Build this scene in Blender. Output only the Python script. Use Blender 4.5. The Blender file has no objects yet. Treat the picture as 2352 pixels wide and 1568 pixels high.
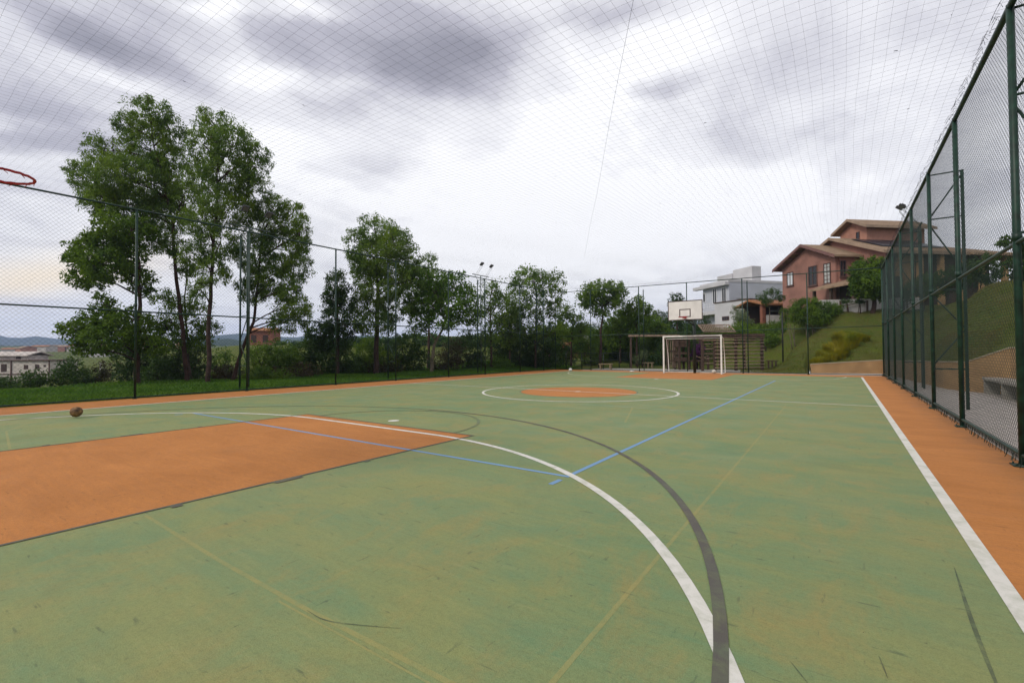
import bpy, math, random
import numpy as np
from mathutils import Vector, Matrix, noise
random.seed(7); RS = np.random.RandomState(11)
R_ = math.radians
scene = bpy.context.scene
COL = scene.collection

# ------------------------------------------------------------------ camera frame
YAW = math.radians(35.305); FPX = 1073.0; HC = 1.281
CR = Vector((0.81597717, 0.578053, -0.00599859)).normalized()
CF = Vector((-0.57782575, 0.81587876, 0.02143031)).normalized()
CU = CR.cross(CF).normalized()
CC = Vector((0, 0, HC))
def at(px, py, D):
    "point of the place seen at photo pixel (2352 wide) at depth D metres"
    return CC + (CF + CR*((px-1176)/FPX) + CU*((784-py)/FPX))*D
def gr(px, D):
    "ground x,y under photo column px at depth D"
    p = at(px, 800, D); return p.x, p.y

# ------------------------------------------------------------------ helpers
def children(o): return [c for c in bpy.data.objects if c.parent == o]
def tag(o, label=None, cat=None, group=None, kind=None):
    if label: o['label'] = label
    if cat: o['category'] = cat
    if group: o['group'] = group
    if kind: o['kind'] = kind
    return o
def empty(name, loc=(0,0,0), label=None, cat=None, group=None, rz=0):
    o = bpy.data.objects.new(name, None); COL.objects.link(o)
    o.location = loc; o.rotation_euler = (0,0,rz); o.empty_display_size = .2
    return tag(o, label, cat, group)
class MB:
    def __init__(s): s.v=[]; s.f=[]; s.m=[]; s.cur=0
    def add(s, vs, fs):
        n=len(s.v); s.v += [tuple(v) for v in vs]
        s.f += [tuple(i+n for i in f) for f in fs]; s.m += [s.cur]*len(fs); return s
    def box(s, a, b, M=None):
        x0,y0,z0=a; x1,y1,z1=b
        vs=[Vector(p) for p in ((x0,y0,z0),(x1,y0,z0),(x1,y1,z0),(x0,y1,z0),(x0,y0,z1),(x1,y0,z1),(x1,y1,z1),(x0,y1,z1))]
        if M: vs=[M@v for v in vs]
        return s.add(vs,[(0,3,2,1),(4,5,6,7),(0,1,5,4),(1,2,6,5),(2,3,7,6),(3,0,4,7)])
    def prism(s, poly, a, b):
        "poly list of 3-vectors extruded from offset a to b (vectors)"
        n=len(poly); a=Vector(a); b=Vector(b)
        vs=[Vector(p)+a for p in poly]+[Vector(p)+b for p in poly]
        fs=[tuple(range(n))[::-1], tuple(range(n,2*n))]+[(i,(i+1)%n,(i+1)%n+n,i+n) for i in range(n)]
        return s.add(vs,fs)
    def tube(s, pts, r, n=8, cap=True):
        pts=[Vector(p) for p in pts]; rr = r if isinstance(r,(list,tuple)) else [r]*len(pts)
        vs=[]; fs=[]
        up=None
        for i,p in enumerate(pts):
            t=(pts[min(i+1,len(pts)-1)]-pts[max(i-1,0)]).normalized()
            if up is None:
                up=Vector((0,0,1)) if abs(t.z)<.9 else Vector((1,0,0))
            x=t.cross(up).normalized(); y=x.cross(t).normalized(); up=y
            for k in range(n):
                a=2*math.pi*(k+.5)/n; vs.append(p+(x*math.cos(a)+y*math.sin(a))*rr[i])
        for i in range(len(pts)-1):
            for k in range(n):
                k2=(k+1)%n; fs.append((i*n+k,i*n+k2,(i+1)*n+k2,(i+1)*n+k))
        if cap and n>3:
            fs.append(tuple(range(n))[::-1]); fs.append(tuple(range((len(pts)-1)*n,len(pts)*n)))
        return s.add(vs,fs)
    def strip(s, pts, w, z, closed=False):
        "flat painted strip on the floor along 2d points"
        n=len(pts); vs=[]; fs=[]
        for i in range(n):
            a=pts[(i-1)%n] if (closed or i>0) else pts[i]; b=pts[(i+1)%n] if (closed or i<n-1) else pts[i]
            dx,dy=b[0]-a[0],b[1]-a[1]; l=math.hypot(dx,dy); nx,ny=-dy/l,dx/l
            ww = w[i] if isinstance(w,(list,tuple)) else w
            vs += [(pts[i][0]+nx*ww/2,pts[i][1]+ny*ww/2,z),(pts[i][0]-nx*ww/2,pts[i][1]-ny*ww/2,z)]
        for i in range(n if closed else n-1):
            j=(i+1)%n; fs.append((2*i,2*i+1,2*j+1,2*j))
        return s.add(vs,fs)
    def build(s, name, mats, parent=None, smooth=False):
        me=bpy.data.meshes.new(name); me.from_pydata(s.v,[],s.f)
        if not isinstance(mats,(list,tuple)): mats=[mats]
        for m in mats: me.materials.append(m)
        if len(mats)>1: me.polygons.foreach_set('material_index', s.m)
        if smooth: me.polygons.foreach_set('use_smooth',[True]*len(me.polygons))
        me.update()
        o=bpy.data.objects.new(name,me); COL.objects.link(o)
        if parent:
            o.parent=parent
        return o
def fastmesh(name, V, F, mat, parent=None, sides=None):
    "V (n,3) F (m,k) arrays"
    me=bpy.data.meshes.new(name); m,k=F.shape
    me.vertices.add(len(V)); me.vertices.foreach_set('co', np.ascontiguousarray(V,dtype=np.float32).ravel())
    me.loops.add(m*k); me.loops.foreach_set('vertex_index', np.ascontiguousarray(F,dtype=np.int32).ravel())
    me.polygons.add(m); me.polygons.foreach_set('loop_start', np.arange(0,m*k,k,dtype=np.int32))
    me.polygons.foreach_set('loop_total', np.full(m,k,dtype=np.int32))
    me.materials.append(mat); me.update(calc_edges=True); me.validate()
    o=bpy.data.objects.new(name,me); COL.objects.link(o)
    if parent: o.parent=parent
    return o
def arc(cx,cy,r,a0,a1,n=48): return [(cx+r*math.cos(a0+(a1-a0)*i/n), cy+r*math.sin(a0+(a1-a0)*i/n)) for i in range(n+1)]

# ------------------------------------------------------------------ materials
class NT:
    def __init__(s, name):
        s.m=bpy.data.materials.new(name); s.m.use_nodes=True; s.t=s.m.node_tree; s.t.nodes.clear()
        s.out=s.n('ShaderNodeOutputMaterial')
    def n(s,t,**k):
        o=s.t.nodes.new(t)
        for a,b in k.items(): setattr(o,a,b)
        return o
    def l(s,a,b): s.t.links.new(a,b)
    def pos(s):
        g=s.n('ShaderNodeNewGeometry'); return g.outputs['Position']
    def mapv(s, v, scale=(1,1,1), loc=(0,0,0), rot=(0,0,0)):
        m=s.n('ShaderNodeMapping'); s.l(v,m.inputs[0]); m.inputs['Scale'].default_value=scale; m.inputs['Location'].default_value=loc; m.inputs['Rotation'].default_value=rot
        return m.outputs[0]
    def noise(s, v, scale, detail=4, rough=.55, dist=0):
        o=s.n('ShaderNodeTexNoise'); s.l(v,o.inputs['Vector']); o.inputs['Scale'].default_value=scale; o.inputs['Detail'].default_value=detail
        o.inputs['Roughness'].default_value=rough; o.inputs['Distortion'].default_value=dist; return o.outputs['Fac']
    def ramp(s, f, a, b, va=0.0, vb=1.0):
        o=s.n('ShaderNodeMapRange'); s.l(f,o.inputs[0]); o.inputs[1].default_value=a; o.inputs[2].default_value=b; o.inputs[3].default_value=va; o.inputs[4].default_value=vb
        return o.outputs[0]
    def mix(s, f, a, b, mode='MIX'):
        o=s.n('ShaderNodeMix'); o.data_type='RGBA'; o.blend_type=mode
        for sock,val in ((o.inputs[0],f),(o.inputs[6],a),(o.inputs[7],b)):
            if isinstance(val,(int,float)): sock.default_value=val
            elif isinstance(val,(tuple,list)): sock.default_value=(*val,1)
            else: s.l(val,sock)
        return o.outputs[2]
    def math(s, op, a, b=0.0):
        o=s.n('ShaderNodeMath'); o.operation=op
        for sock,val in ((o.inputs[0],a),(o.inputs[1],b)):
            if isinstance(val,(int,float)): sock.default_value=val
            else: s.l(val,sock)
        return o.outputs[0]
    def bsdf(s, col, rough=.8, bump=None, bstr=.2, bdist=.01, metal=0, spec=.3, transl=0):
        b=s.n('ShaderNodeBsdfPrincipled')
        if isinstance(col,(tuple,list)): b.inputs['Base Color'].default_value=(*col,1)
        else: s.l(col,b.inputs['Base Color'])
        if isinstance(rough,(int,float)): b.inputs['Roughness'].default_value=rough
        else: s.l(rough,b.inputs['Roughness'])
        b.inputs['Metallic'].default_value=metal; b.inputs['Specular IOR Level'].default_value=spec
        if bump is not None:
            u=s.n('ShaderNodeBump'); s.l(bump,u.inputs['Height']); u.inputs['Strength'].default_value=bstr; u.inputs['Distance'].default_value=bdist; s.l(u.outputs[0],b.inputs['Normal'])
        res=b.outputs[0]
        if transl:
            t=s.n('ShaderNodeBsdfTranslucent')
            if isinstance(col,(tuple,list)): t.inputs[0].default_value=(*col,1)
            else: s.l(col,t.inputs[0])
            mx=s.n('ShaderNodeMixShader'); mx.inputs[0].default_value=transl; s.l(res,mx.inputs[1]); s.l(t.outputs[0],mx.inputs[2]); res=mx.outputs[0]
        s.l(res,s.out.inputs[0]); return s.m
def simple(name, col, rough=.6, var=.15, scale=3, metal=0, spec=.4, bstr=.1):
    n=NT(name); p=n.pos(); f=n.noise(p,scale,5,.6)
    c2=tuple(c*(1-var*2) for c in col); c3=tuple(min(1,c*(1+var)) for c in col)
    return n.bsdf(n.mix(n.ramp(f,.3,.7),c2,c3),rough,f,bstr,.01,metal,spec)

GREEN_A=(.236,.268,.100); GREEN_B=(.150,.248,.118); OCHRE=(.315,.252,.084)
def courtcol(n):
    p=n.pos()
    f1=n.noise(n.mapv(p,(.8,1.7,1),rot=(0,0,.5)),.9,8,.70,.4)
    f2=n.noise(n.mapv(p,(1.5,.8,1),(5,3,0),(0,0,-.35)),1.3,9,.74,.5)
    f3=n.noise(n.mapv(p,(.8,6,1),(1,7,0),(0,0,.25)),3.2,6,.72)     # roller strokes
    f4=n.noise(n.mapv(p,(5,.9,1),(4,2,0),(0,0,.12)),2.4,6,.72)
    g=n.noise(p,170,3,.7); g2=n.noise(p,38,4,.75)
    c=n.mix(n.ramp(f1,.38,.60),GREEN_B,GREEN_A)
    c=n.mix(n.ramp(f2,.50,.68,0,.75),c,OCHRE)
    c=n.mix(n.ramp(f3,.42,.70,.0,.36),c,(.165,.190,.083))
    c=n.mix(n.ramp(f3,.42,.25,.0,.4),c,(.33,.315,.155))
    c=n.mix(n.ramp(f4,.50,.74,.0,.30),c,(.25,.235,.09))
    c=n.mix(n.ramp(n.noise(p,.16,3),.35,.7,0,.3),c,(.33,.315,.14))
    # rubber scuffs in several directions, damp stains, grit
    for (sx,sy,rot,lo,amt) in ((9,46,.9,.66,.5),(50,9,.3,.67,.45),(6,60,-.5,.68,.45),(22,70,2.1,.70,.5)):
        sc=n.noise(n.mapv(p,(sx,sy,1),(sx,sy*.3,0),(0,0,rot)),.55,3,.5); c=n.mix(n.ramp(sc,lo,lo+.07,0,amt),c,(.075,.100,.060))
    st=n.noise(n.mapv(p,(1,1,1),(9,4,0)),.55,6,.6,1.2); c=n.mix(n.ramp(st,.60,.66,0,.16),c,(.10,.125,.065))
    sp=n.noise(p,24,2,.5); c=n.mix(n.ramp(sp,.72,.78,0,.6),c,(.09,.10,.055))
    c=n.mix(n.ramp(g2,.3,.7,.86,1.10),(0,0,0),c)
    c=n.mix(n.ramp(g,.3,.7,.74,1.16),(0,0,0),c)
    return c,p,n.math('ADD',g,n.math('MULTIPLY',g2,.6))
def court_mat(name, overlay=None, amt=0.0, brk=None):
    n=NT(name); c,p,g=courtcol(n)
    if overlay:
        if brk: f=n.ramp(n.noise(p,brk,6,.7,.5),.33,.55 if amt>.9 else .65,amt*(.62 if amt>.9 else .25),amt)
        else: f=n.ramp(n.noise(p,25,4,.7),.25,.6,amt*.9,amt)
        c=n.mix(f,c,overlay)
    r=n.ramp(n.noise(p,1.2,4),.3,.7,.62,.85)
    return n.bsdf(c,r,g,.5,.005,spec=.25)
M={}
M['court']=court_mat('court_green')
M['ghost']=court_mat('court_ghost_line',(.34,.285,.10),.58,9)
M['scuff']=court_mat('rubber_scuff',(.035,.048,.042),.8,9)
M['white']=court_mat('paint_white',(.68,.655,.60),.96,6)
M['whitefaint']=court_mat('paint_white_faded',(.60,.60,.50),.90,2)
M['blue']=court_mat('paint_blue',(.165,.30,.50),.93)
M['bluefaint']=court_mat('paint_blue_faded',(.34,.43,.40),.6,3)
M['grey']=court_mat('paint_grey',(.092,.080,.076),.93,5)
M['greyfaint']=court_mat('paint_grey_faded',(.085,.10,.085),.62,3)
def orange(name):
    n=NT(name); p=n.pos(); g=n.noise(p,170,3,.7); g2=n.noise(p,30,4,.75)
    f1=n.noise(n.mapv(p,(1,2,1),rot=(0,0,.4)),.8,8,.7,.6)
    f2=n.noise(n.mapv(p,(.8,6,1),rot=(0,0,.2)),3.2,6,.72)
    c=n.mix(n.ramp(f1,.35,.65),(.440,.170,.043),(.550,.222,.060))
    c=n.mix(n.ramp(f2,.40,.72,0,.5),c,(.37,.160,.062))
    c=n.mix(n.ramp(f2,.42,.25,0,.3),c,(.60,.27,.092))
    for (sx,sy,rot,lo,amt) in ((9,46,.9,.66,.4),(50,9,.3,.67,.35),(14,60,-.5,.68,.4)):
        sc=n.noise(n.mapv(p,(sx,sy,1),(sx,sy*.3,0),(0,0,rot)),.55,3,.5); c=n.mix(n.ramp(sc,lo,lo+.07,0,amt),c,(.17,.075,.035))
    st=n.noise(n.mapv(p,(1,1,1),(9,4,0)),.7,6,.6,1.2); c=n.mix(n.ramp(st,.58,.66,0,.25),c,(.36,.165,.068))
    # dust and wash gathered in the strip along the right fence foot
    sep=n.n('ShaderNodeSeparateXYZ'); n.l(p,sep.inputs[0]); e=n.ramp(sep.outputs[0],1.15,1.58,0,1); e=n.math('MULTIPLY',e,n.ramp(n.noise(p,3,5,.7),.35,.65))
    c=n.mix(n.math('MULTIPLY',e,.65),c,(.17,.105,.065))
    c=n.mix(n.ramp(g2,.3,.7,.86,1.10),(0,0,0),c); c=n.mix(n.ramp(g,.3,.7,.76,1.14),(0,0,0),c)
    return n.bsdf(c,.8,n.math('ADD',g,g2),.5,.005,spec=.2)
M['orange']=orange('court_orange')
M['concrete']=simple('concrete',(.36,.33,.29),.9,.18,2.5)
M['pave']=simple('pavement_beige',(.47,.42,.38),.9,.12,4)
M['tan']=simple('tan_render',(.40,.245,.115),.9,.14,1.6)
M['tancap']=simple('tan_cap',(.42,.35,.25),.9,.12,3)
M['fencegreen']=simple('green_paint',(.007,.036,.021),.5,.35,9)
M['mastgreen']=simple('weathered_green_mast',(.050,.080,.062),.55,.25,6)
M['wire']=simple('green_wire',(.010,.024,.018),.5,.2,20)
M['dkgreen']=simple('dark_green_steel',(.010,.020,.014),.5,.2,6)
M['net']=simple('net_cord',(.020,.022,.030),.8,.1,10)
M['steel']=simple('galvanised_steel',(.20,.22,.21),.45,.15,5,metal=.3)
M['black']=simple('black_metal',(.012,.012,.013),.5,.2,5)
M['goalwhite']=simple('goal_white_paint',(.72,.70,.66),.5,.1,4)
M['board']=simple('board_white',(.72,.69,.66),.6,.08,2)
M['boardline']=simple('board_line',(.05,.025,.025),.6,.1,2)
M['red']=simple('hoop_red',(.34,.010,.014),.45,.12,9)
M['lampglass']=simple('lamp_glass',(.12,.13,.13),.25,.1,9)
M['wood']=simple('dark_wood',(.085,.052,.036),.8,.3,8)
M['woodlight']=simple('weathered_wood',(.30,.215,.155),.85,.25,8)
M['benchwood']=simple('pale_bench_wood',(.27,.205,.12),.8,.2,8)
M['bark']=simple('bark',(.060,.034,.026),.9,.3,5,bstr=.6)
M['barkred']=simple('reddish_bark',(.055,.024,.018),.9,.3,5,bstr=.6)
M['barkpale']=simple('pale_bark',(.16,.13,.09),.9,.3,5,bstr=.6)
def leafmat(name, a, b, c, transl=.35):
    n=NT(name); g=n.n('ShaderNodeNewGeometry'); p=g.outputs['Position']; r=g.outputs['Random Per Island']
    x=n.mix(r,a,b); x=n.mix(n.ramp(n.noise(p,.75,3,.6),.42,.68),x,c)
    return n.bsdf(x,.55,spec=.25,transl=transl)
M['euc']=leafmat('eucalyptus_leaves',(.042,.098,.012),(.135,.220,.036),(.195,.290,.022),.5)
M['eucb']=leafmat('bluish_leaves',(.048,.102,.018),(.135,.215,.046),(.180,.280,.030),.5)
M['leafbright']=leafmat('bright_leaves',(.050,.115,.008),(.10,.20,.014),(.13,.24,.016),.5)
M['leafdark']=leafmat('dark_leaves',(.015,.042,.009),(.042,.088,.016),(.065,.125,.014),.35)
M['leafmid']=leafmat('mid_leaves',(.040,.092,.010),(.105,.180,.018),(.155,.245,.016),.45)
M['leafpale']=leafmat('pale_leaves',(.11,.16,.065),(.18,.22,.10),(.14,.19,.07))
M['leafyellow']=leafmat('yellow_grass_leaves',(.20,.20,.010),(.40,.33,.014),(.17,.21,.012),.5)
M['leafpurple']=leafmat('purple_flowers',(.10,.020,.12),(.18,.045,.20),(.07,.02,.09))
M['leafbrown']=leafmat('dry_brown_leaves',(.060,.045,.022),(.095,.070,.035),(.05,.055,.02))
M['pink']=leafmat('pink_flowers',(.35,.14,.18),(.45,.25,.28),(.3,.12,.14))
M['grassblade']=leafmat('grass_blades',(.040,.110,.008),(.075,.175,.012),(.11,.21,.014),.4)
def groundmat():
    n=NT('grass_ground'); p=n.pos(); f=n.noise(p,.5,6,.65); f2=n.noise(p,3.5,6,.7); g=n.noise(p,30,3,.7)
    c=n.mix(n.ramp(f,.35,.65),(.065,.115,.014),(.125,.150,.020))
    c=n.mix(n.ramp(f2,.42,.68,0,.8),c,(.150,.125,.038))
    c=n.mix(n.ramp(g,.3,.7,0,.55),c,(.028,.055,.010))
    # horizontal terracing of mown banks
    w=n.noise(n.mapv(p,(.3,.3,6)),1.0,3,.6); c=n.mix(n.ramp(w,.42,.62,0,.35),c,(.085,.075,.030))
    far=n.noise(n.mapv(p,(.02,.02,.02)),1.0,5,.6)
    return n.bsdf(c,.95,n.math('ADD',g,f2),.9,.06,spec=.1)
M['ground']=groundmat()
def fieldmat():
    n=NT('far_forest'); p=n.pos(); f=n.noise(p,.02,6,.7); g=n.noise(p,.12,5,.7)
    c=n.mix(n.ramp(f,.4,.6),(.030,.050,.028),(.06,.085,.035)); c=n.mix(n.ramp(g,.45,.6,0,.6),c,(.020,.035,.020))
    return n.bsdf(c,1.0,g,1,3.0,spec=0)
M['mountain']=fieldmat()
M['salmon']=simple('salmon_render',(.315,.155,.118),.9,.14,.9)
M['salmonlight']=simple('salmon_render_light',(.39,.190,.135),.9,.08,.8)
M['fasciatan']=simple('tan_fascia',(.33,.235,.165),.8,.15,2)
M['fascia']=simple('dark_pink_fascia',(.19,.095,.080),.7,.1,2)
def tiles(name,a,b,ang=0,sc=4.5):
    n=NT(name); p=n.pos(); w=n.n('ShaderNodeTexWave'); w.inputs['Scale'].default_value=sc; w.inputs['Distortion'].default_value=.6; w.inputs['Detail'].default_value=2
    n.l(n.mapv(p,rot=(0,0,ang)),w.inputs['Vector']); f=n.noise(p,1.5,5,.6)
    c=n.mix(n.ramp(f,.3,.7),a,b); c=n.mix(n.ramp(w.outputs['Fac'],.0,.35,.55,0),c,tuple(x*.45 for x in a))
    return n.bsdf(c,.9,w.outputs['Fac'],.6,.06)
M['tile']=tiles('tan_roof_tiles',(.28,.185,.115),(.36,.25,.16),-YAW)
M['tileorange']=tiles('orange_roof_tiles',(.34,.14,.062),(.42,.20,.09),-YAW)
M['solar']=simple('solar_panel',(.018,.020,.028),.3,.2,3)
M['housewhite']=simple('white_render',(.46,.475,.525),.9,.07,.6)  # blue-grey shading of the main walls is put into the colour
M['housewhite2']=simple('white_render_warm',(.53,.52,.53),.9,.08,.6)
M['whitewash']=simple('whitewash_wall',(.60,.57,.56),.9,.10,1.5)
M['glassdark']=simple('window_glass_dark',(.020,.022,.028),.12,.2,1)
M['glasssky']=simple('window_glass_sky',(.60,.63,.66),.15,.1,1)  # bright sky showing in the corner window is painted into the pane
M['curtain']=simple('pale_curtain',(.45,.46,.44),.7,.1,3)
M['winframe']=simple('brown_window_frame',(.10,.050,.040),.6,.15,4)
M['winframew']=simple('white_window_frame',(.68,.68,.68),.5,.08,4)
M['shadein']=simple('porch_opening_shade',(.055,.030,.024),.9,.2,1)  # shade under porches and inside openings is put into this colour
M['brick']=simple('red_brick',(.24,.090,.055),.9,.2,4)
M['roofcement']=simple('cement_roof',(.30,.28,.26),.9,.15,.7)
M['cream']=simple('cream_block_wall',(.48,.43,.39),.9,.14,1)
M['ballbrown']=simple('worn_ball',(.20,.105,.040),.7,.55,14)
M['ballwhite']=simple('white_ball',(.55,.53,.47),.6,.2,9)

# ------------------------------------------------------------------ court constants
XA,XB=-14.43,.684; YC=13.29; CX=-6.87; YN,YF=-.2,26.78; KH=2.24; KY=5.49
FXL,FXR,FYF,FYN=-16.45,1.58,28.5,-4.5
def struct(mb,name,mat):
    o=tag(mb.build(name,mat),kind='structure')
    if name.startswith('court_') and name!='court_kerb': o.scale.z=.3   # coats of paint lie a millimetre or two apart
    return o
struct(MB().add([(FXL-.15,FYN-2,0),(FXR+.04,FYN-2,0),(FXR+.04,FYF+.15,0),(FXL-.15,FYF+.15,0)],[(0,1,2,3)]),'court_surround',M['orange'])
struct(MB().add([(XA,YN,.004),(XB,YN,.004),(XB,YF,.004),(XA,YF,.004)],[(0,1,2,3)]),'court_floor',M['court'])
k=MB()
for (y0,y1) in ((YN,KY),(21.3,YF)):
    k.add([(CX-KH,y0,.008),(CX+KH,y0,.008),(CX+KH,y1,.008),(CX-KH,y1,.008)],[(0,1,2,3)])
struct(k,'court_key_area',M['orange'])
a=arc(CX,YC,1.8,0,2*math.pi,64)[:-1]
struct(MB().add([(x,y,.008) for x,y in a],[tuple(range(64))]),'court_centre_disc',M['orange'])
# blue volleyball lines
b=MB(); VX0,VX1,VY0,VY1=CX-4.52,CX+4.55,4.27,22.3
b.strip([(VX1,VY0),(VX1,VY1)],.055,.012); b.strip([(VX0,VY0-.028),(VX1+.028,VY0-.028)],.055,.012)
b.strip([(VX1,3.90),(VX1,4.10)],.055,.012); b.strip([(VX0,3.9),(VX0,4.05)],.055,.012)
struct(b,'court_blue_lines',M['blue'])
b=MB(); b.strip([(VX0,VY0),(VX0,VY1)],.05,.012); b.strip([(VX0,VY1),(VX1,VY1)],.05,.012)
b.strip([(VX0+.1,10.2),(VX1-.05,10.2)],.05,.012); b.strip([(VX0+.1,16.4),(VX1-.05,16.4)],.05,.012)
struct(b,'court_faded_blue_lines',M['bluefaint'])
# white
w=MB()
w.strip([(XB-.0,YN),(XB,YF)],.085,.016); w.strip([(XA,YN),(XA,YF)],.085,.016)
w.strip(arc(CX,YC,3.0,0,2*math.pi,96)[:-1],.075,.016,True)
def six(y0,s):
    R=5.42; n=40
    r=[(CX+1.545+R*math.cos(t),y0+s*R*math.sin(t)) for t in np.linspace(0,math.pi/2,n)]
    l=[(CX-1.5-R*math.cos(t),y0+s*R*math.sin(t)) for t in np.linspace(math.pi/2,0,n)]
    return r+l
w.strip(six(YN,1),.078,.016)
w.strip([(XA,YC),(XB,YC)],.065,.0165)
a=arc(CX,5.86,.105,0,2*math.pi,20)[:-1]; w.add([(x,y,.016) for x,y in a],[tuple(range(20))])
a=arc(CX,YC,.10,0,2*math.pi,20)[:-1]; w.add([(x,y,.018) for x,y in a],[tuple(range(20))])
a=arc(CX,20.9,.10,0,2*math.pi,20)[:-1]; w.add([(x,y,.016) for x,y in a],[tuple(range(20))])
struct(w,'court_white_lines',M['white'])
w=MB(); w.strip([(XA,YF),(XB,YF)],.07,.0135); w.strip(six(YF,-1),.075,.0135)
struct(w,'court_worn_white_lines',M['whitefaint'])
# grey basketball lines
g=MB()
def three(y0,s,R=6.55):
    c0=y0+s*1.08
    pts=[(CX+R,y0),(CX+R,c0-s*.1)]+[(CX+R*math.cos(t),c0+s*R*math.sin(t)) for t in np.linspace(0,math.pi,80)]+[(CX-R,c0-s*.1),(CX-R,y0)]
    return pts
g.strip(three(YN,1)[:45],[.062]*20+[.055]*25,.020)
g.strip([(CX+KH,YN),(CX+KH,KY+.02)],.036,.020); g.strip([(CX-KH,YN),(CX-KH,KY+.02)],.036,.020); g.strip([(CX-KH,KY),(CX+KH,KY)],.036,.0205)
for (y0,y1,dd) in ((1.55,1.63,.08),(2.42,2.70,.08),(3.48,3.55,.07)):
    for s in (1,-1): g.add([(CX+s*KH,y0,.022),(CX+s*(KH+dd),y0,.022),(CX+s*(KH+dd),y1,.022),(CX+s*KH,y1,.022)],[(0,1,2,3) if s>0 else (3,2,1,0)])
struct(g,'court_grey_lines',M['grey'])
g=MB(); g.strip(three(YN,1)[44:],.055,.020); g.strip(arc(CX,KY,1.82,0,math.pi,40),.05,.020); g.strip(arc(CX,YC,1.83,0,2*math.pi,72)[:-1],.05,.011,True)
g.strip(three(YF,-1),.05,.011)
g.strip([(CX+KH,21.3),(CX+KH,YF)],.045,.011); g.strip([(CX-KH,21.3),(CX-KH,YF)],.045,.011); g.strip([(CX-KH,21.3),(CX+KH,21.3)],.045,.0115)
struct(g,'court_faded_grey_lines',M['greyfaint'])
# ghost lines of an older layout (tan) and rubber scuffs
q=MB()
q.strip([(-4.53,1.36),(-3.16,1.33),(-2.2,1.33),(-1.1,1.36),(.3,1.4)],.028,.0062); q.strip([(-2.4,1.29),(-1.2,1.31)],.012,.0063)
q.strip([(-.92,1.35),(-.94,1.59),(-.99,5.2),(-1.04,8.58),(-1.1,12.6)],.026,.0064)
q.strip([(-12.6,2.0),(-11.4,1.5),(-9.2,1.25)],.03,.0062)
q.strip([(-3.2,8.0),(-3.9,10.2)],.04,.0062)
struct(q,'court_ghost_lines',M['ghost'])
q=MB()
def curve(pts,n=24):
    P=[Vector((x,y,0)) for x,y in pts]; out=[]
    P=[P[0]*2-P[1]]+P+[P[-1]*2-P[-2]]
    for i in range(1,len(P)-2):
        for j in range(n):
            t=j/n; a,b,c,d=P[i-1:i+3]
            v=.5*((2*b)+(c-a)*t+(2*a-5*b+4*c-d)*t*t+(3*b-a-3*c+d)*t**3); out.append((v.x,v.y))
    out.append((P[-2].x,P[-2].y)); return out
def taper(n,w): return [w*(.15+.85*math.sin(math.pi*min(1,(i+.5)/n))) for i in range(n)]
for pts,wd in (([(-2.2,1.325),(-2.06,1.325),(-1.93,1.37),(-1.69,1.49)],.009),([(.51,3.75),(.47,3.0),(.45,2.3)],.018),([(-.2,2.25),(-.12,2.12)],.006),([(.1,2.5),(.12,2.35)],.006)):
    c=curve(pts); q.strip(c,taper(len(c),wd),.0085)
struct(q,'court_scuff_marks',M['scuff'])
# surroundings of the slab
struct(MB().add([(FXR+.16,FYN-8,-.004),(3.9,FYN-8,-.004),(3.9,31.6,-.004),(-1.5,31.6,-.004),(-1.5,FYF+.17,-.004),(FXR+.16,FYF+.17,-.004)],[(0,1,2,3,4,5)]),'pavement',M['pave'])
struct(MB().box((FXR+.045,FYN,-.1),(FXR+.155,FYF+.12,.05)),'court_kerb',M['concrete'])
struct(MB().add([(-14.6,FYF+.17,.0),(-1.55,FYF+.17,.0),(-1.55,30.2,.0),(-3.4,33.9,.0),(-14.6,32.3,.0)],[(0,1,2,3,4)]),'playground_path',M['concrete'])

# ------------------------------------------------------------------ terrain
QX,QY=0.,12.
WALL=[(-1.45,30.4,.47),(1.68,31.5,.69),(2.66,20.42,.85),(3.03,19.48,.86),(3.75,18.4,1.29),(3.75,-9.,1.29)]
LOOP=[(-16.62,-9.),(-16.62,28.7),(-1.60,28.7),(-1.53,30.36)]+[(x,y) for x,y,z in WALL]
LZ=[-.03,-.03,-.03,-.03]+[z-.05 for x,y,z in WALL]
CT=[]  # photo column, depth, height
def ct(px,*dz):
    for D,z in dz:
        x,y=gr(px,D); CT.append((math.atan2(y-QY,x-QX),math.log(math.hypot(x-QX,y-QY)),z))
ct(-900,(14,0),(30,-3),(80,-5),(300,-3),(900,8))
ct(-400,(12,0),(18,-.1),(24,-2),(40,-4),(70,-3.5),(120,-2.5),(300,-1),(800,10))
ct(60,(14,0),(18,-.1),(24,-1.5),(40,-4),(70,-3.2),(100,-2.4),(200,-1),(400,2),(800,14))
ct(250,(15,0),(19,0),(26,-.9),(45,-2.6),(70,-1.9),(100,-1.0),(200,-.5),(400,2.5),(800,14))
ct(450,(17,0),(20,0),(28,-.6),(50,-.6),(80,1.2),(120,2.5),(300,4),(800,14))
ct(580,(18,0),(24,0),(50,.3),(80,2.6),(120,3.2),(300,5))
ct(750,(20,0),(26,0),(34,0),(50,.6),(80,3.0),(150,5),(400,9))
ct(1000,(24,0),(30,0),(42,.3),(80,3.6),(150,6),(400,10))
ct(1300,(33,0),(40,0),(50,.5),(90,4),(200,6),(500,12))
ct(1500,(33,0),(40,0),(50,1),(70,3),(150,5),(500,12))
ct(1640,(31,0),(36,.2),(45,2.4),(56,3.9),(90,5),(300,9))
ct(1720,(30,0),(33,.4),(38,1.9),(46,3.7),(60,5))
ct(1780,(28.5,.05),(32,.9),(36,2.3),(42,3.6),(60,5))
ct(1830,(27,.45),(29,1.5),(31.5,2.75),(36,3.6),(45,4.3),(60,5),(200,8))
ct(1930,(26.5,.8),(29,2.1),(33,3.9),(38,4.5),(50,4.9))
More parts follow.
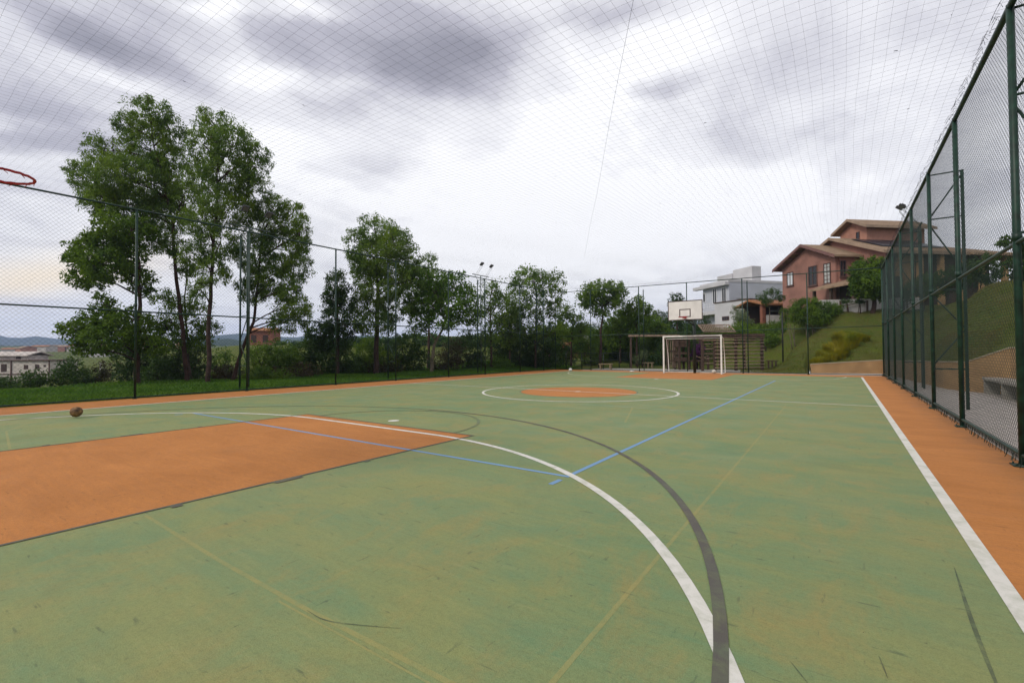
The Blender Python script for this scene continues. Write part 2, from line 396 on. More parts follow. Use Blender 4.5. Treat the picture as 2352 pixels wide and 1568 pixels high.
ct(2027,(26,.95),(28,1.7),(33,4.02),(38,4.6),(50,5.5),(200,10))
ct(2120,(20,1.1),(28,3.0),(36,4.5),(50,6))
ct(2225,(15.5,1.3),(18,1.9),(28,4.1),(40,5.4),(80,8))
ct(2340,(13.5,1.6),(15,2.1),(23,4.55),(35,5.6))
ct(2700,(8,1.5),(12,2.8),(20,5),(40,7),(200,12))
ct(3600,(4.5,1.5),(8,2.8),(14,5),(30,7))
for a_ in (-100,-80,-60,-40,-20): # behind / right of the camera
    for r_,z_ in ((22,0.5),(40,3),(100,6),(500,10)): CT.append((R_(a_),math.log(r_),z_))
for a_ in (-160,-140,-120,200):
    for r_,z_ in ((22,0),(40,-1),(100,-3),(500,5)): CT.append((R_(a_),math.log(r_),z_))
CT=np.array(CT)
def rbf(th,r):
    dth=(th[...,None]-CT[:,0]+math.pi)%(2*math.pi)-math.pi
    d2=(dth*3.2)**2+((np.log(r)[...,None]-CT[:,1])*2.0)**2
    w=1/(d2+.0012)**1.6
    return (w*CT[:,2]).sum(-1)/w.sum(-1)
def loop_hit(th):
    dx,dy=math.cos(th),math.sin(th); best=None
    n=len(LOOP)
    for i in range(n):
        x0,y0=LOOP[i]; x1,y1=LOOP[(i+1)%n]; z0=LZ[i]; z1=LZ[(i+1)%n]
        ex,ey=x1-x0,y1-y0; det=dx*(-ey)+ex*dy
        if abs(det)<1e-9: continue
        ax,ay=x0-QX,y0-QY
        t=(ax*(-ey)+ex*ay)/det; s=(dx*ay-dy*ax)/det
        if t>0 and -1e-6<=s<=1+1e-6 and (best is None or t<best[0]): best=(t,z0+(z1-z0)*s)
    return best
ths=sorted(set([round(R_(a_/2.),6) for a_ in range(-360,360)]+[round(math.atan2(y-QY,x-QX)+e,6) for x,y in LOOP for e in (-.0004,.0004)]))
steps=np.concatenate([[0,.12,.3,.6],np.geomspace(1,900,86)])
hits=[loop_hit(t) for t in ths]
TH=np.array(ths); R0=np.array([h[0] for h in hits]); Z0=np.array([h[1] for h in hits])
RR=R0[:,None]+steps[None,:]; THH=np.repeat(TH[:,None],len(steps),1)
def fnoise(x,y,s,amp): return amp*(np.sin(x*s+1.3*np.sin(y*s*.7))*np.cos(y*s*1.1+np.sin(x*s*.6)))
def height(x,y):
    x=np.asarray(x,float); y=np.asarray(y,float); th=np.arctan2(y-QY,x-QX); r=np.hypot(x-QX,y-QY)
    r0=np.interp(th,TH,R0); z0=np.interp(th,TH,Z0)
    z=rbf(th,r); d=np.clip((r-r0)/3.5,0,1); d=d*d*(3-2*d); z=z0+(z-z0)*d
    flat=np.clip(1-np.maximum(np.maximum(-16.5-x,x+4.2),np.maximum(28-y,y-36))/3,0,1); z=z*(1-flat)+(-.03)*flat
    z=z+fnoise(x,y,.55,.035)*d*(1-flat)+fnoise(x,y,.09,.12)*np.clip((r-30)/40,0,1)+fnoise(x,y,.012,1.0)*np.clip((r-150)/200,0,1)
    return z
XX=QX+RR*np.cos(THH); YY=QY+RR*np.sin(THH); ZZ=height(XX,YY); ZZ[:,0]=Z0; ZZ[:,1]=Z0+.0
nt,ns=XX.shape; V=np.stack([XX,YY,ZZ],-1).reshape(-1,3)
i=np.arange(nt); j=np.arange(ns-1); I,J=np.meshgrid(i,j,indexing='ij'); I2=(I+1)%nt
F=np.stack([I*ns+J,I*ns+J+1,I2*ns+J+1,I2*ns+J],-1).reshape(-1,4)
go=fastmesh('ground',V,F,M['ground']); go.data.polygons.foreach_set('use_smooth',[True]*len(go.data.polygons)); tag(go,kind='structure')
def hz(x,y): return float(height(x,y))
def gpt(px,D): x,y=gr(px,D); return Vector((x,y,hz(x,y)))
# distant mountains and wooded ridge, as ranges with depth
def ridge(name, px0,px1,D,top,base,depth,seed,mat,rough=1.):
    n=120; V=[];F=[]
    prof=[(-1,0),(-.7,.35),(-.4,.75),(-.15,.95),(0,1),(.3,.9),(.7,.4),(1,0)]
    for i_ in range(n+1):
        px=px0+(px1-px0)*i_/n
        hh=top(px)
        for (u,h) in prof:
            p=at(px,800,D+u*depth); nz=noise.fractal(Vector((px*.01,u*1.5,seed)),1.0,2.0,5)
            V.append((p.x,p.y,base+(hh-base)*max(0,h+nz*.10*rough*(1 if h>0 else 0))))
    m=len(prof)
    for i_ in range(n):
        for j_ in range(m-1): F.append((i_*m+j_,(i_+1)*m+j_,(i_+1)*m+j_+1,i_*m+j_+1))
    o=fastmesh(name,np.array(V),np.array(F),mat); tag(o,kind='structure'); return o
def yz(py,D): return HC+(807-py)/FPX*D
ridge('mountains',-900,2900,1500,lambda px: yz(np.interp(px,[-900,0,60,200,350,480,560,700,1200,2900],[772,764,768,771,775,766,763,770,775,775])+3*math.sin(px*.05)+2*math.sin(px*.13),1500),0,300,3.1,M['mountain'])
ridge('wooded_hills',-900,2900,720,lambda px: yz(np.interp(px,[-900,0,100,200,350,420,600,1200,2900],[792,786,791,787,783,778,780,782,780])+2*math.sin(px*.09)+1.5*math.sin(px*.31),720),-5,120,8.3,M['mountain'],2.)

# ------------------------------------------------------------------ foliage
def leaves(centers, radii, per, ll, lw, droop=.6, squash=1.):
    "leaf quads around cluster centres -> V,F"
    n=len(centers); tot=n*per
    c=np.repeat(centers,per,0); rad=np.repeat(radii,per)[:,None]
    d=RS.normal(size=(tot,3)); d/=np.linalg.norm(d,axis=1)[:,None]
    p=c+d*rad*(RS.rand(tot,1)**.45)*np.array([1,1,squash])
    ax=RS.normal(size=(tot,3)); ax[:,2]-=droop*1.8; ax/=np.linalg.norm(ax,axis=1)[:,None]
    sd=np.cross(ax,RS.normal(size=(tot,3))); sd/=np.linalg.norm(sd,axis=1)[:,None]+1e-9
    L=ll*(.6+.8*RS.rand(tot,1)); W=lw*(.6+.8*RS.rand(tot,1))
    a=p; b=p+ax*L*.45+sd*W*.5; e=p+ax*L; f=p+ax*L*.45-sd*W*.5
    V=np.stack([a,b,e,f],1).reshape(-1,3); F=np.arange(tot*4).reshape(-1,4)
    return V,F
def blobclusters(blobs, spacing, shell=.55):
    "blobs: (centre Vector, rx, ry, rz) -> cluster centres, jittered, shell biased"
    out=[]; rad=[]
    for (c,rx,ry,rz) in blobs:
        area=4*math.pi*((rx*ry*rz)**(2/3)); n=max(4,int(area/(spacing**2)*1.15))
        d=RS.normal(size=(n,3)); d/=np.linalg.norm(d,axis=1)[:,None]
        r=shell+(1-shell)*RS.rand(n,1)**.7
        r=np.where(RS.rand(n,1)<.12,r*1.10,r)
        out.append(np.array([c.x,c.y,c.z])+d*r*np.array([rx,ry,rz])); rad.append(np.full(n,spacing*.58)*(.45+1.0*RS.rand(n)))
    return np.concatenate(out),np.concatenate(rad)
def limb(mb, p0, p1, r0, r1, wob=.12, n=7):
    p0=Vector(p0); p1=Vector(p1); L=(p1-p0).length; pts=[]
    o=Vector((random.uniform(-9,9),random.uniform(-9,9),random.uniform(-9,9)))
    for i_ in range(n):
        t=i_/(n-1); v=p0.lerp(p1,t); v+=Vector((noise.noise(o+v*.7),noise.noise(o+v*.7+Vector((5,0,0))),0))*wob*L*math.sin(math.pi*t)*.8
        v.z+= .06*L*math.sin(math.pi*t); pts.append(v)
    mb.tube(pts,[r0+(r1-r0)*i_/(n-1) for i_ in range(n)],6); return pts
def tree(name,label,cat,D,trunk,r0,blobs,leaf,bark,sp=.36,per=26,ll=.16,lw=.05,droop=.6,group=None,shell=.5,base=None,limbs=True,extra=None,depthk=1.0):
    "trunk: photo points (px,py[,dD]); blobs: (px,py,rx,ry[,dD])"
    pts=[at(t[0],t[1],D+(t[2] if len(t)>2 else 0)) for t in trunk]
    b=pts[0].copy(); gz=hz(b.x,b.y); pts[0].z=gz-.1
    root=empty(name,(b.x,b.y,gz),label,cat,group)
    inv=Vector((-b.x,-b.y,-gz))
    P=[p+inv for p in pts]
    mb=MB(); dens=[]
    for i_ in range(len(P)-1):
        for k_ in range(6): dens.append(P[i_].lerp(P[i_+1],k_/6))
    dens.append(P[-1])
    for i_,p in enumerate(dens):
        if 0<i_<len(dens)-1: p+=Vector((noise.noise(p*.9+Vector((D,0,0))),noise.noise(p*.9+Vector((0,D,3))),0))*.10*min(1,r0*8)
    N=len(dens); mb.tube(dens,[max(.02,r0*(1.25 if i_==0 else 1)*(1-.78*i_/(N-1))) for i_ in range(N)],9)
    mb.build('trunk',bark,root,smooth=True)
    B=[]
    for q_ in blobs:
        px,py,rx,ry=q_[:4]; dd=q_[4] if len(q_)>4 else random.uniform(-.6,.6)
        c=at(px,py,D+dd)+inv; s=(D+dd)/FPX; rxm,rym=rx*s,ry*s
        B.append((c,rxm*(1.0),rxm*depthk,rym))
    if limbs:
        lm=MB()
        for (c,a_,b_,h_) in B:
            # start point: trunk point lower than the clump, nearest
            tgt=c-Vector((0,0,h_*.5)); best=min(dens[2:],key=lambda p:(p-tgt).length+ (3 if p.z>tgt.z-.2 else 0))
            rr=max(.018,r0*.38); lp=limb(lm,best,c+Vector((0,0,-h_*.05)),rr,.014)
            for k_ in range(5):
                e=c+Vector((random.uniform(-1,1)*a_*.75,random.uniform(-1,1)*b_*.75,random.uniform(-.5,.85)*h_)); limb(lm,lp[random.randint(3,6)],e,.022,.007,n=5)
        lm.build('limbs',bark,root,smooth=True)
    cc,rad=blobclusters(B,sp,shell); V,F=leaves(cc,rad,per,ll,lw,droop)
    fastmesh('crown',V,F,leaf,root)
    if extra: extra(root,B)
    return root
def bush(name,label,cat,D,blobs,leaf,sp=.3,per=22,ll=.10,lw=.05,droop=.1,group=None,shell=.35,stems=3,bark=None):
    "blobs (px,py,rx,ry[,dD])"
    B=[]; c0=at(blobs[0][0],blobs[0][1],D); gz=hz(c0.x,c0.y)
    root=empty(name,(c0.x,c0.y,gz),label,cat,group); inv=Vector((-c0.x,-c0.y,-gz)); mb=MB()
    for q_ in blobs:
        px,py,rx,ry=q_[:4]; dd=q_[4] if len(q_)>4 else 0
        c=at(px,py,D+dd); g_=hz(c.x,c.y); s=(D+dd)/FPX; c=c+inv; B.append((c,rx*s,rx*s*.9,ry*s))
        for k_ in range(stems):
            st=Vector((c.x+random.uniform(-.3,.3)*rx*s,c.y+random.uniform(-.3,.3)*rx*s,g_-gz-.05))
            limb(mb,st,c+Vector((random.uniform(-.5,.5)*rx*s,random.uniform(-.5,.5)*rx*s,random.uniform(.0,.7)*ry*s)),.03,.008)
    mb.build('stems',bark or M['bark'],root,smooth=True)
    cc,rad=blobclusters(B,sp,shell); 
    cc2=cc.copy()
    gzz=height(cc2[:,0]-inv.x,cc2[:,1]-inv.y)-gz; cc2[:,2]=np.maximum(cc2[:,2],gzz+.08)
    V,F=leaves(cc2,rad,per,ll,lw,droop); fastmesh('foliage',V,F,leaf,root)
    return root

def wloc(o):
    v=Vector((0,0,0))
    while o is not None: v+=o.location; o=o.parent
    return v
def ab(mb,name,mat,parent,smooth=False):
    "build a part given in place coordinates under parent"
    s=wloc(parent); mb.v=[(x-s.x,y-s.y,z-s.z) for x,y,z in mb.v]
    return mb.build(name,mat,parent,smooth)
# ------------------------------------------------------------------ fences
def chain(o,s,L,z0,z1,pitch=.106,r=.0019,clipbot=None,off=0.0,nrm=None):
    "diagonal wires of chain link in the vertical plane through o along unit s"
    H=z1-z0; V=[]; F=[]; nn=Vector((-s[1],s[0],0))
    so=[(math.cos(a)*r,math.sin(a)*r) for a in (0,2.094,4.189)]
    for dr in (1,-1):
        k0=-H if dr>0 else 0; k1=L if dr>0 else L+H
        k=k0
        d=Vector((s[0]*dr,s[1]*dr,1)).normalized(); u=d.cross(nn)
        while k<k1:
            # s = k + dr*z
            if dr>0: za=max(0,-k); zb=min(H,L-k)
            else: za=max(0,k-L); zb=min(H,k)
            if zb-za>.02:
                for zc in (za,zb):
                    ss=k+dr*zc; p=Vector((o[0]+s[0]*ss,o[1]+s[1]*ss,z0+zc))+nn*(off+dr*r)
                    for (a_,b_) in so: V.append(p+nn*a_+u*b_)
                n=len(V)-6
                for q in range(3): F.append((n+q,n+(q+1)%3,n+3+(q+1)%3,n+3+q))
            k+=pitch
    return np.array(V),np.array(F)
def buttress(parent,x,y,dirx,dy,H,mat,w=.55,r=.026):
    mb=MB(); X2=x+dirx*w
    mb.tube([(X2,y+dy,0),(X2,y+dy,H-.02)],r*1.15,10); mb=ab(mb,'outer_post',mat,parent,True)
    mb=MB(); lv=[H-.1,H-.95,H-1.95,2.35,1.35,.45]
    for (za,zb) in ((H-.03,H-.03),(H-1.0,H-1.0),(2.55,2.55),(.85,.85),(H-1.0,H-.1),(H-1.1,H-2.2),(2.5,1.7),(.9,1.7)):
        mb=MB(); mb.tube([(x,y,za),(X2,y+dy,zb)],.015,6); ab(mb,'brace_strut',mat,parent,True)
def fence(name,label,o,s,L,H,posts,net_off,rails,r=.030,butt=(),bdir=1,H2=None,wire=.0019,pitch=.106,group='chain link fences of the court',z0=.03,plates=False,bdy=0,bw=.55):
    H2=H2 or H
    root=empty(name,(o[0],o[1],0),label,'fence',group); g=M['fencegreen']
    def P(t,z): return (o[0]+s[0]*t,o[1]+s[1]*t,z)
    for t in posts:
        hh=H+(H2-H)*t/L
        mb=MB(); mb.tube([P(t,-.05),P(t,hh+.02)],r,12)
        mb.tube([P(t,0.0),P(t,.02)],r*1.9,12)
        if plates: 
            x,y,_=P(t,0); mb.box((x-.09,y-.09,.002),(x+.09,y+.09,.014))
            for sx in (-1,1):
                for sy in (-1,1): mb.tube([(x+sx*.065,y+sy*.065,.01),(x+sx*.065,y+sy*.065,.035)],.009,6)
        mb.tube([P(t,hh*.485),P(t,hh*.485+.09)],r*1.18,12)
        ab(mb,'post',g,root,True)
    for (z,zz,rr) in rails:
        mb=MB(); n=int(L/1.6)
        mb.tube([P(L*i_/n,z+(zz-z)*i_/n-.012*math.sin(math.pi*((i_%2)))) for i_ in range(n+1)],rr,8); ab(mb,'rail',g,root,True)
    V,F=chain(o,s,L,z0,H-.005,off=net_off,r=wire,pitch=pitch); V[:,2]*=1+(H2/H-1)*np.clip(((V[:,0]-o[0])*s[0]+(V[:,1]-o[1])*s[1])/L,0,1); sh=np.array([o[0],o[1],0]); fastmesh('chain_link',V-sh,F,M['wire'],root)
    # loose wire ends that stick out above the top rail and below the bottom one
    for t in butt: x,y,_=P(t,0); buttress(root,x,y,bdir,bdy,H+(H2-H)*t/L,g,w=bw)
    return root
LP=[1.35,4.66,7.72,11.1,14.16,17.61,20.6,24.1,26.9]
fence('left_fence'.replace('left_',''),'long tall green chain link fence along the grass verge and tall trees',(FXL,FYN,0),(0,1),FYF-FYN,5.42,[0,3.1]+[y-FYN for y in LP]+[FYF-FYN],.03,[(5.42,5.38,.026),(2.5,2.45,.022),(.05,.05,.020)],
      butt=[y-FYN for y in (7.72,14.16,20.6,26.9)],bdir=-1,H2=5.38,bdy=.02)
RP=[1.2,4.25,7.38,10.55,13.47,16.62,19.62,22.6,25.5]
fr=fence('fence','tall green chain link fence beside the paved walk with the concrete seat',(FXR,FYN,0),(0,1),FYF-FYN,5.02,[0,3.]+[y-FYN for y in RP]+[FYF-FYN],-.04,[(5.03,5.15,.034),(2.42,2.47,.022),(.12,.12,.022)],
      butt=[y-FYN for y in (.9,7.38,13.6,20.1,26.4)],bdir=1,H2=5.18,r=.035,wire=.0021,pitch=.075,plates=True)
# fringe of loose mesh under the bottom rail and ties along the top rail
mb=MB()
y=FYN
while y<FYF-.1:
    y+=random.uniform(.05,.11); x=FXR-.045+random.uniform(-.01,.01)
    mb.tube([(x,y,.13),(x-random.uniform(.0,.03),y+random.uniform(-.03,.03),random.uniform(.015,.06))],.0035,3)
tag(ab(mb,'wire_fringe',M['wire'],fr),kind='stuff')
mb=MB(); y=FYN
while y<FYF-.1:
    y+=random.uniform(.05,.16); x=FXR+random.uniform(-.05,.01); z=5.03+.15*(y-FYN)/(FYF-FYN)
    mb.tube([(x,y,z+.03),(x-random.uniform(.0,.05),y+random.uniform(-.04,.04),z+random.uniform(.045,.10)),(x-.06,y+.05,z+.01)],.003,3)
tag(ab(mb,'net_lacing',M['net'],fr),kind='stuff')
FP=[(-13.74),(-10.42),(-7.5),(-4.52),(-1.47)]
ff=fence('fence','tall green chain link fence at the far end behind the white goal',(FXL,FYF,0),(1,0),FXR-FXL,5.36,[x-FXL for x in FP],.03,[(5.38,5.20,.024),(2.3,2.4,.018),(.05,.05,.018)],H2=5.2,r=.028,wire=.0017)
for x in (-10.28,-4.33):
    mb=MB(); mb.tube([(x,FYF+.45,0),(x,FYF+.45,5.15)],.028,10); ab(mb,'outer_post',M['fencegreen'],ff,True)
# ------------------------------------------------------------------ overhead net
def netz(x,y):
    u=(x-FXL)/(FXR-FXL); z=5.40+(5.02-5.40)*u; z+=(y-FYN)/(FYF-FYN)*.10
    sag=math.sin(math.pi*min(1,max(0,u)))**.7*.10+ .05*math.sin(y*.9+x*.3)+.045*math.sin(x*1.3-y*.45)+.02*math.sin(x*3.1+y*2.3)
    e=min(1,(FXR-x)/1.5,(x-FXL)/1.5,(FYF-y)/1.5); return z-sag*max(0,e)*.6
def netlines():
    r=.00098; V=[];F=[]
    so=[(math.cos(a)*r,math.sin(a)*r) for a in (0,2.094,4.189)]
    def run(pts,ax):
        n0=len(V)
        for p in pts:
            for a_,b_ in so: V.append((p[0]+(a_ if ax else 0),p[1]+(0 if ax else a_),p[2]+b_))
        for i_ in range(len(pts)-1):
            for q in range(3): F.append((n0+i_*3+q,n0+i_*3+(q+1)%3,n0+i_*3+3+(q+1)%3,n0+i_*3+3+q))
    def wx(x,y): return x+.012*math.sin(y*1.1+x*.8)+.005*math.sin(y*4.1+x*3)
    def wy(x,y): return y+.012*math.sin(x*1.0+y*.9)+.005*math.sin(x*3.7+y*2.1)
    x=FXL
    while x<=FXR+.01:
        run([(wx(x,y) if FXL<x<FXR-.05 else x,y,netz(x,y)) for y in np.arange(-3.5,FYF+.01,.40)],True); x+=.139
    y=-3.5
    while y<=FYF:
        run([(x_,wy(x_,y),netz(x_,y)) for x_ in np.linspace(FXL,FXR,46)],False); y+=.139
    return np.array(V),np.array(F)
V,F=netlines()
# knots and twigs caught in the net
mb=MB()
for k_ in range(46):
    x=random.uniform(-14,1.2); y=random.uniform(1.5,20); z=netz(x,y); l=random.uniform(.006,.022); a=random.uniform(0,6.3)
    mb.tube([(x-l*math.cos(a),y-l*math.sin(a),z),(x+l*math.cos(a),y+l*math.sin(a),z+.004)],.004,4)
root=empty('ball_net',(FXL,-3.5,5.3),'fine dark cord net stretched flat above the whole court','net')
sh=np.array(root.location); fastmesh('mesh',V-sh,F,M['net'],root); tag(ab(mb,'caught_twigs',M['net'],root),kind='stuff')
mb=MB(); A=Vector((-2.09,5.4,0)); B=Vector((-5.9,12.4,0)); d=(B-A)
pts=[]
for i_ in range(40):
    p=A+d*(-.8+2.6*i_/39)
    if FXL<p.x<FXR and p.y<FYF: pts.append((p.x,p.y,netz(p.x,p.y)+.012))
mb.tube(pts,.0022,4); ab(mb,'support_cable',M['net'],root)
# ------------------------------------------------------------------ floodlights
def floodlight(x,y,H,label,cross,lamps,aim,tall=5.75,hs=1.0,reach=.28):
    "cross: half length along y; lamps: list of (y offset, rise)"
    root=empty('floodlight_mast',(x,y,0),label,'floodlight','floodlight masts around the court')
    mb=MB(); mb.tube([(x,y,0),(x,y,tall)],.027,10); ab(mb,'pole',M['mastgreen'],root,True)
    mb=MB(); mb.tube([(x,y-cross,tall),(x,y+cross,tall)],.022,8); ab(mb,'crossbar',M['mastgreen'],root,True)
    mb=MB()
    for s_ in (-1,1): mb.tube([(x,y,tall-.55),(x,y+s_*cross*.75,tall-.01)],.012,6)
    ab(mb,'brace',M['mastgreen'],root,True)
    for (dy,rise) in lamps:
        ax,ay,az=x+aim*reach,y+dy+.12,tall+rise
        mb=MB()
        for o_ in (-.07,.07): mb.tube([(x,y+dy+o_-.05,tall),(ax,ay+o_,az-.1)],.008,5)
        ab(mb,'lamp_arm',M['steel'],root,True)
        R=Matrix.Translation((ax,ay,az))@Matrix.Rotation(aim*R_(-38),4,'Y')@Matrix.Scale(hs,4)
        mb=MB(); hs2=hs; mb.box((-.17,-.15,-.05),(.17,.15,.05),R); mb.box((-.10,-.09,.05),(.10,.09,.11),R); hd=ab(mb,'lamp_head',M['black'],root)
        mb=MB(); mb.box((-.145,-.125,-.058),(.145,.125,-.051),R); ab(mb,'lens',M['lampglass'],hd)
    return root
floodlight(-17.35,8.2,0,'grey floodlight mast with crossbar in front of the tallest trees',.74,[(-.40,.58),(.42,.55)],1,tall=5.78,hs=.72)
floodlight(-17.35,21.35,0,'grey floodlight mast with two lamps against the bright sky',.78,[(-.35,.62),(.55,.62)],1,tall=5.76,hs=.66)
floodlight(2.14,20.6,0,'floodlight mast beyond the fence by the salmon house',.75,[(-.30,.75),(.75,.95)],-1,tall=5.35,hs=.62,reach=.42)
# ------------------------------------------------------------------ goal and basketball
GX0,GX1,GY=CX-1.54,CX+1.54,26.95
root=empty('football_goal',(CX,GY,0),'white tubular goal without a net in front of the far fence','goal')
for x in (GX0,GX1):
    mb=MB(); mb.box((x-.04,GY-.04,0),(x+.04,GY+.04,2.04)); ab(mb,'post',M['goalwhite'],root)
    mb=MB(); mb.tube([(x,GY+.02,2.04),(x,GY+.55,1.95),(x,GY+.85,.9),(x,GY+.95,.03),(x,GY+.04,.03)],.022,8); ab(mb,'side_frame',M['goalwhite'],root,True)
mb=MB(); mb.box((GX0-.04,GY-.04,2.04),(GX1+.04,GY+.04,2.12)); ab(mb,'crossbar',M['goalwhite'],root)
mb=MB(); mb.tube([(GX0,GY+.55,1.95),(GX1,GY+.55,1.95)],.016,8); mb.tube([(GX0,GY+.95,.03),(GX1,GY+.95,.03)],.018,8); ab(mb,'back_frame',M['goalwhite'],root,True)
def hoop_stand(yb,s,label,yp,wid=1.8,hgt=1.05,ring=.225,rc=None,z=3.05,armz=3.2,cx=CX):
    root=empty('basketball_stand',(cx,yp,0),label,'basketball hoop','basketball stands')
    mb=MB(); mb.tube([(cx,yp,0),(cx,yp,armz+.2)],.08,12); ab(mb,'pole',M['dkgreen'],root,True)
    mb=MB()
    for x_ in (-.25,.25):
        mb.tube([(cx,yp,armz+.15),(cx+x_,yb-s*.03,armz+.45)],.03,8); mb.tube([(cx,yp,armz-.5),(cx+x_,yb-s*.03,armz-.10)],.028,8)
    ab(mb,'arm',M['dkgreen'],root,True)
    z0=z-.15
    mb=MB(); mb.box((cx-wid/2,yb-.018,z0),(cx+wid/2,yb+.018,z0+hgt)); bd=ab(mb,'backboard',M['board'],root)
    f=yb+s*.0215; mb=MB()
    def rect(x0,x1,za,zb,w):
        for a,b_ in (((x0,za),(x1,za+w)),((x0,zb-w),(x1,zb)),((x0,za+w),(x0+w,zb-w)),((x1-w,za+w),(x1,zb-w))):
            mb.box((a[0],min(f,yb+s*.018),a[1]),(b_[0],max(f,yb+s*.018),b_[1]))
    rect(cx-wid/2-.002,cx+wid/2+.002,z0-.002,z0+hgt+.002,.045); rect(cx-.295,cx+.295,z0+.16,z0+.60,.05); ab(mb,'board_outline',M['boardline'],bd)
    mb=MB(); mb.tube([(cx-wid/2-.03,yb-s*.045,z0+hgt*.5),(cx+wid/2+.03,yb-s*.045,z0+hgt*.5)],.018,6)
    for x_ in (-.45,.45): mb.tube([(cx+x_,yb-s*.045,z0+.02),(cx+x_,yb-s*.045,z0+hgt-.02)],.018,6)
    ab(mb,'board_frame',M['dkgreen'],root,True)
    rcx,rcy=rc or (cx,yb+s*.40)
    pts=arc(rcx,rcy,ring,0,2*math.pi,40); mb=MB(); mb.tube([(x,y,z+.003*math.sin(9*i_)) for i_,(x,y) in enumerate(pts)],.0125,8)
    hp=ab(mb,'hoop',M['red'],root,True)
    mb=MB(); mb.box((rcx-.07,min(yb+s*.02,rcy-s*ring),z-.045),(rcx+.07,max(yb+s*.02,rcy-s*ring),z+.012)); 
    for x_ in (-.09,.09): mb.tube([(cx+x_*.8,yb+s*.03,z-.14),(rcx+x_,rcy-s*ring*.8,z-.01)],.007,6)
    ab(mb,'bracket',M['red'],hp)
    for i_ in range(12):
        mb=MB(); a=2*math.pi*i_/12; mb.tube([(rcx+ring*math.cos(a),rcy+ring*math.sin(a),z-.008),(rcx+ring*math.cos(a+.12),rcy+ring*math.sin(a+.12),z-.035)],.003,4); ab(mb,'net_hook',M['red'],hp)
    return root
hoop_stand(25.75,-1,'white basketball backboard on a dark stand above the white goal',27.6)
hoop_stand(.30,1,'red basketball hoop near the camera above the orange key at the left edge',-1.6,ring=.25,rc=(-6.76,.81),cx=-6.76)
# ------------------------------------------------------------------ balls and scraps
def ball(x,y,r,name,label,mat,cat='ball',sq=1.,z=0.02,dark=None):
    import bmesh
    bm=bmesh.new(); bmesh.ops.create_icosphere(bm,subdivisions=4,radius=r)
    rnd=random.uniform(0,50)
    # seams of panels
    ico=bmesh.new(); bmesh.ops.create_icosphere(ico,subdivisions=1,radius=1); ic=[v.co.copy() for v in ico.verts if abs(v.co.length-1)<.01][:12]; ico.free()
    for v in bm.verts:
        n=v.co.normalized(); ds=sorted([(n-c).length for c in ic])
        e=min(1,(ds[1]-ds[0])/.06); v.co=n*r*(1-.035*(1-e))*(1+.03*noise.noise(n*1.6+Vector((rnd,0,0))))
        v.co.z*=sq
    me=bpy.data.meshes.new(name); bm.to_mesh(me); bm.free(); me.materials.append(mat)
    for p in me.polygons: p.use_smooth=True
    o=bpy.data.objects.new(name,me); COL.objects.link(o); o.location=(x,y,r*sq*.985+z); o.rotation_euler=(.4,.2,1.)
    return tag(o,label,cat)
ball(-12.60,2.62,.102,'old_ball','scuffed brown ball lying on the white line near the left fence',M['ballbrown'],sq=1.)
ball(-5.80,27.35,.115,'football','small pale ball lying by the right post of the goal',M['ballwhite'],z=0)
ball(-14.05,26.2,.105,'white_ball','small white ball in the far left corner of the court',M['board'],z=.004)
o=MB(); o.add([(-10.75,27.6,.01),(-10.5,27.55,.03),(-10.42,27.72,.012),(-10.62,27.8,.05),(-10.6,27.66,.075)],[(0,1,4),(1,2,4),(2,3,4),(3,0,4),(0,3,2,1)])
tag(o.build('plastic_scrap',M['board']),'crumpled white scrap on the floor left of the white goal','litter')
# ------------------------------------------------------------------ right side wall, seat
for nm,lab,path,th in (('retaining_wall','low tan retaining wall with a pale cap beyond the right fence',WALL,.16),):
    root=empty(nm,(WALL[2][0],WALL[2][1],0),lab,'wall')
    mb=MB(); cp=MB()
    for i_ in range(len(path)-1):
        (x0,y0,z0),(x1,y1,z1)=path[i_],path[i_+1]; d=Vector((x1-x0,y1-y0,0)).normalized(); n=Vector((-d.y,d.x,0)) # outward is left of travel
        if n.dot(Vector((x0-QX,y0-QY,0)))<0: n=-n
        a,b_=Vector((x0,y0,0))-d*.003*i_,Vector((x1,y1,0))+d*.002
        mb.add([a+Vector((0,0,-.2)),b_+Vector((0,0,-.2)),b_+n*th+Vector((0,0,-.2)),a+n*th+Vector((0,0,-.2)),a+Vector((0,0,z0)),b_+Vector((0,0,z1)),b_+n*th+Vector((0,0,z1)),a+n*th+Vector((0,0,z0))],[(0,3,2,1),(4,5,6,7),(0,1,5,4),(1,2,6,5),(2,3,7,6),(3,0,4,7)])
        a2,b2=a-n*.02,b_-n*.02; m=n*(th+.04)
        cp.add([a2+Vector((0,0,z0+.002)),b2+Vector((0,0,z1+.002)),b2+m+Vector((0,0,z1+.002)),a2+m+Vector((0,0,z0+.002)),a2+Vector((0,0,z0+.035)),b2+Vector((0,0,z1+.035)),b2+m+Vector((0,0,z1+.035)),a2+m+Vector((0,0,z0+.035))],[(0,3,2,1),(4,5,6,7),(0,1,5,4),(1,2,6,5),(2,3,7,6),(3,0,4,7)])
    ab(mb,'wall',M['tan'],root); ab(cp,'cap',M['tancap'],root)
root=empty('concrete_bench',(3.5,17.,0),'long pale concrete seat against the tan wall beyond the right fence','bench')
mb=MB(); mb.box((3.24,8.,.40),(3.735,19.1-.35,.47)); ab(mb,'seat',M['concrete'],root)
for y in (18.7,16.9,15.1,13.3,11.5,9.7): 
    mb=MB(); mb.box((3.27,y-.05,-.01),(3.70,y+.05,.40)); ab(mb,'leg',M['concrete'],root)
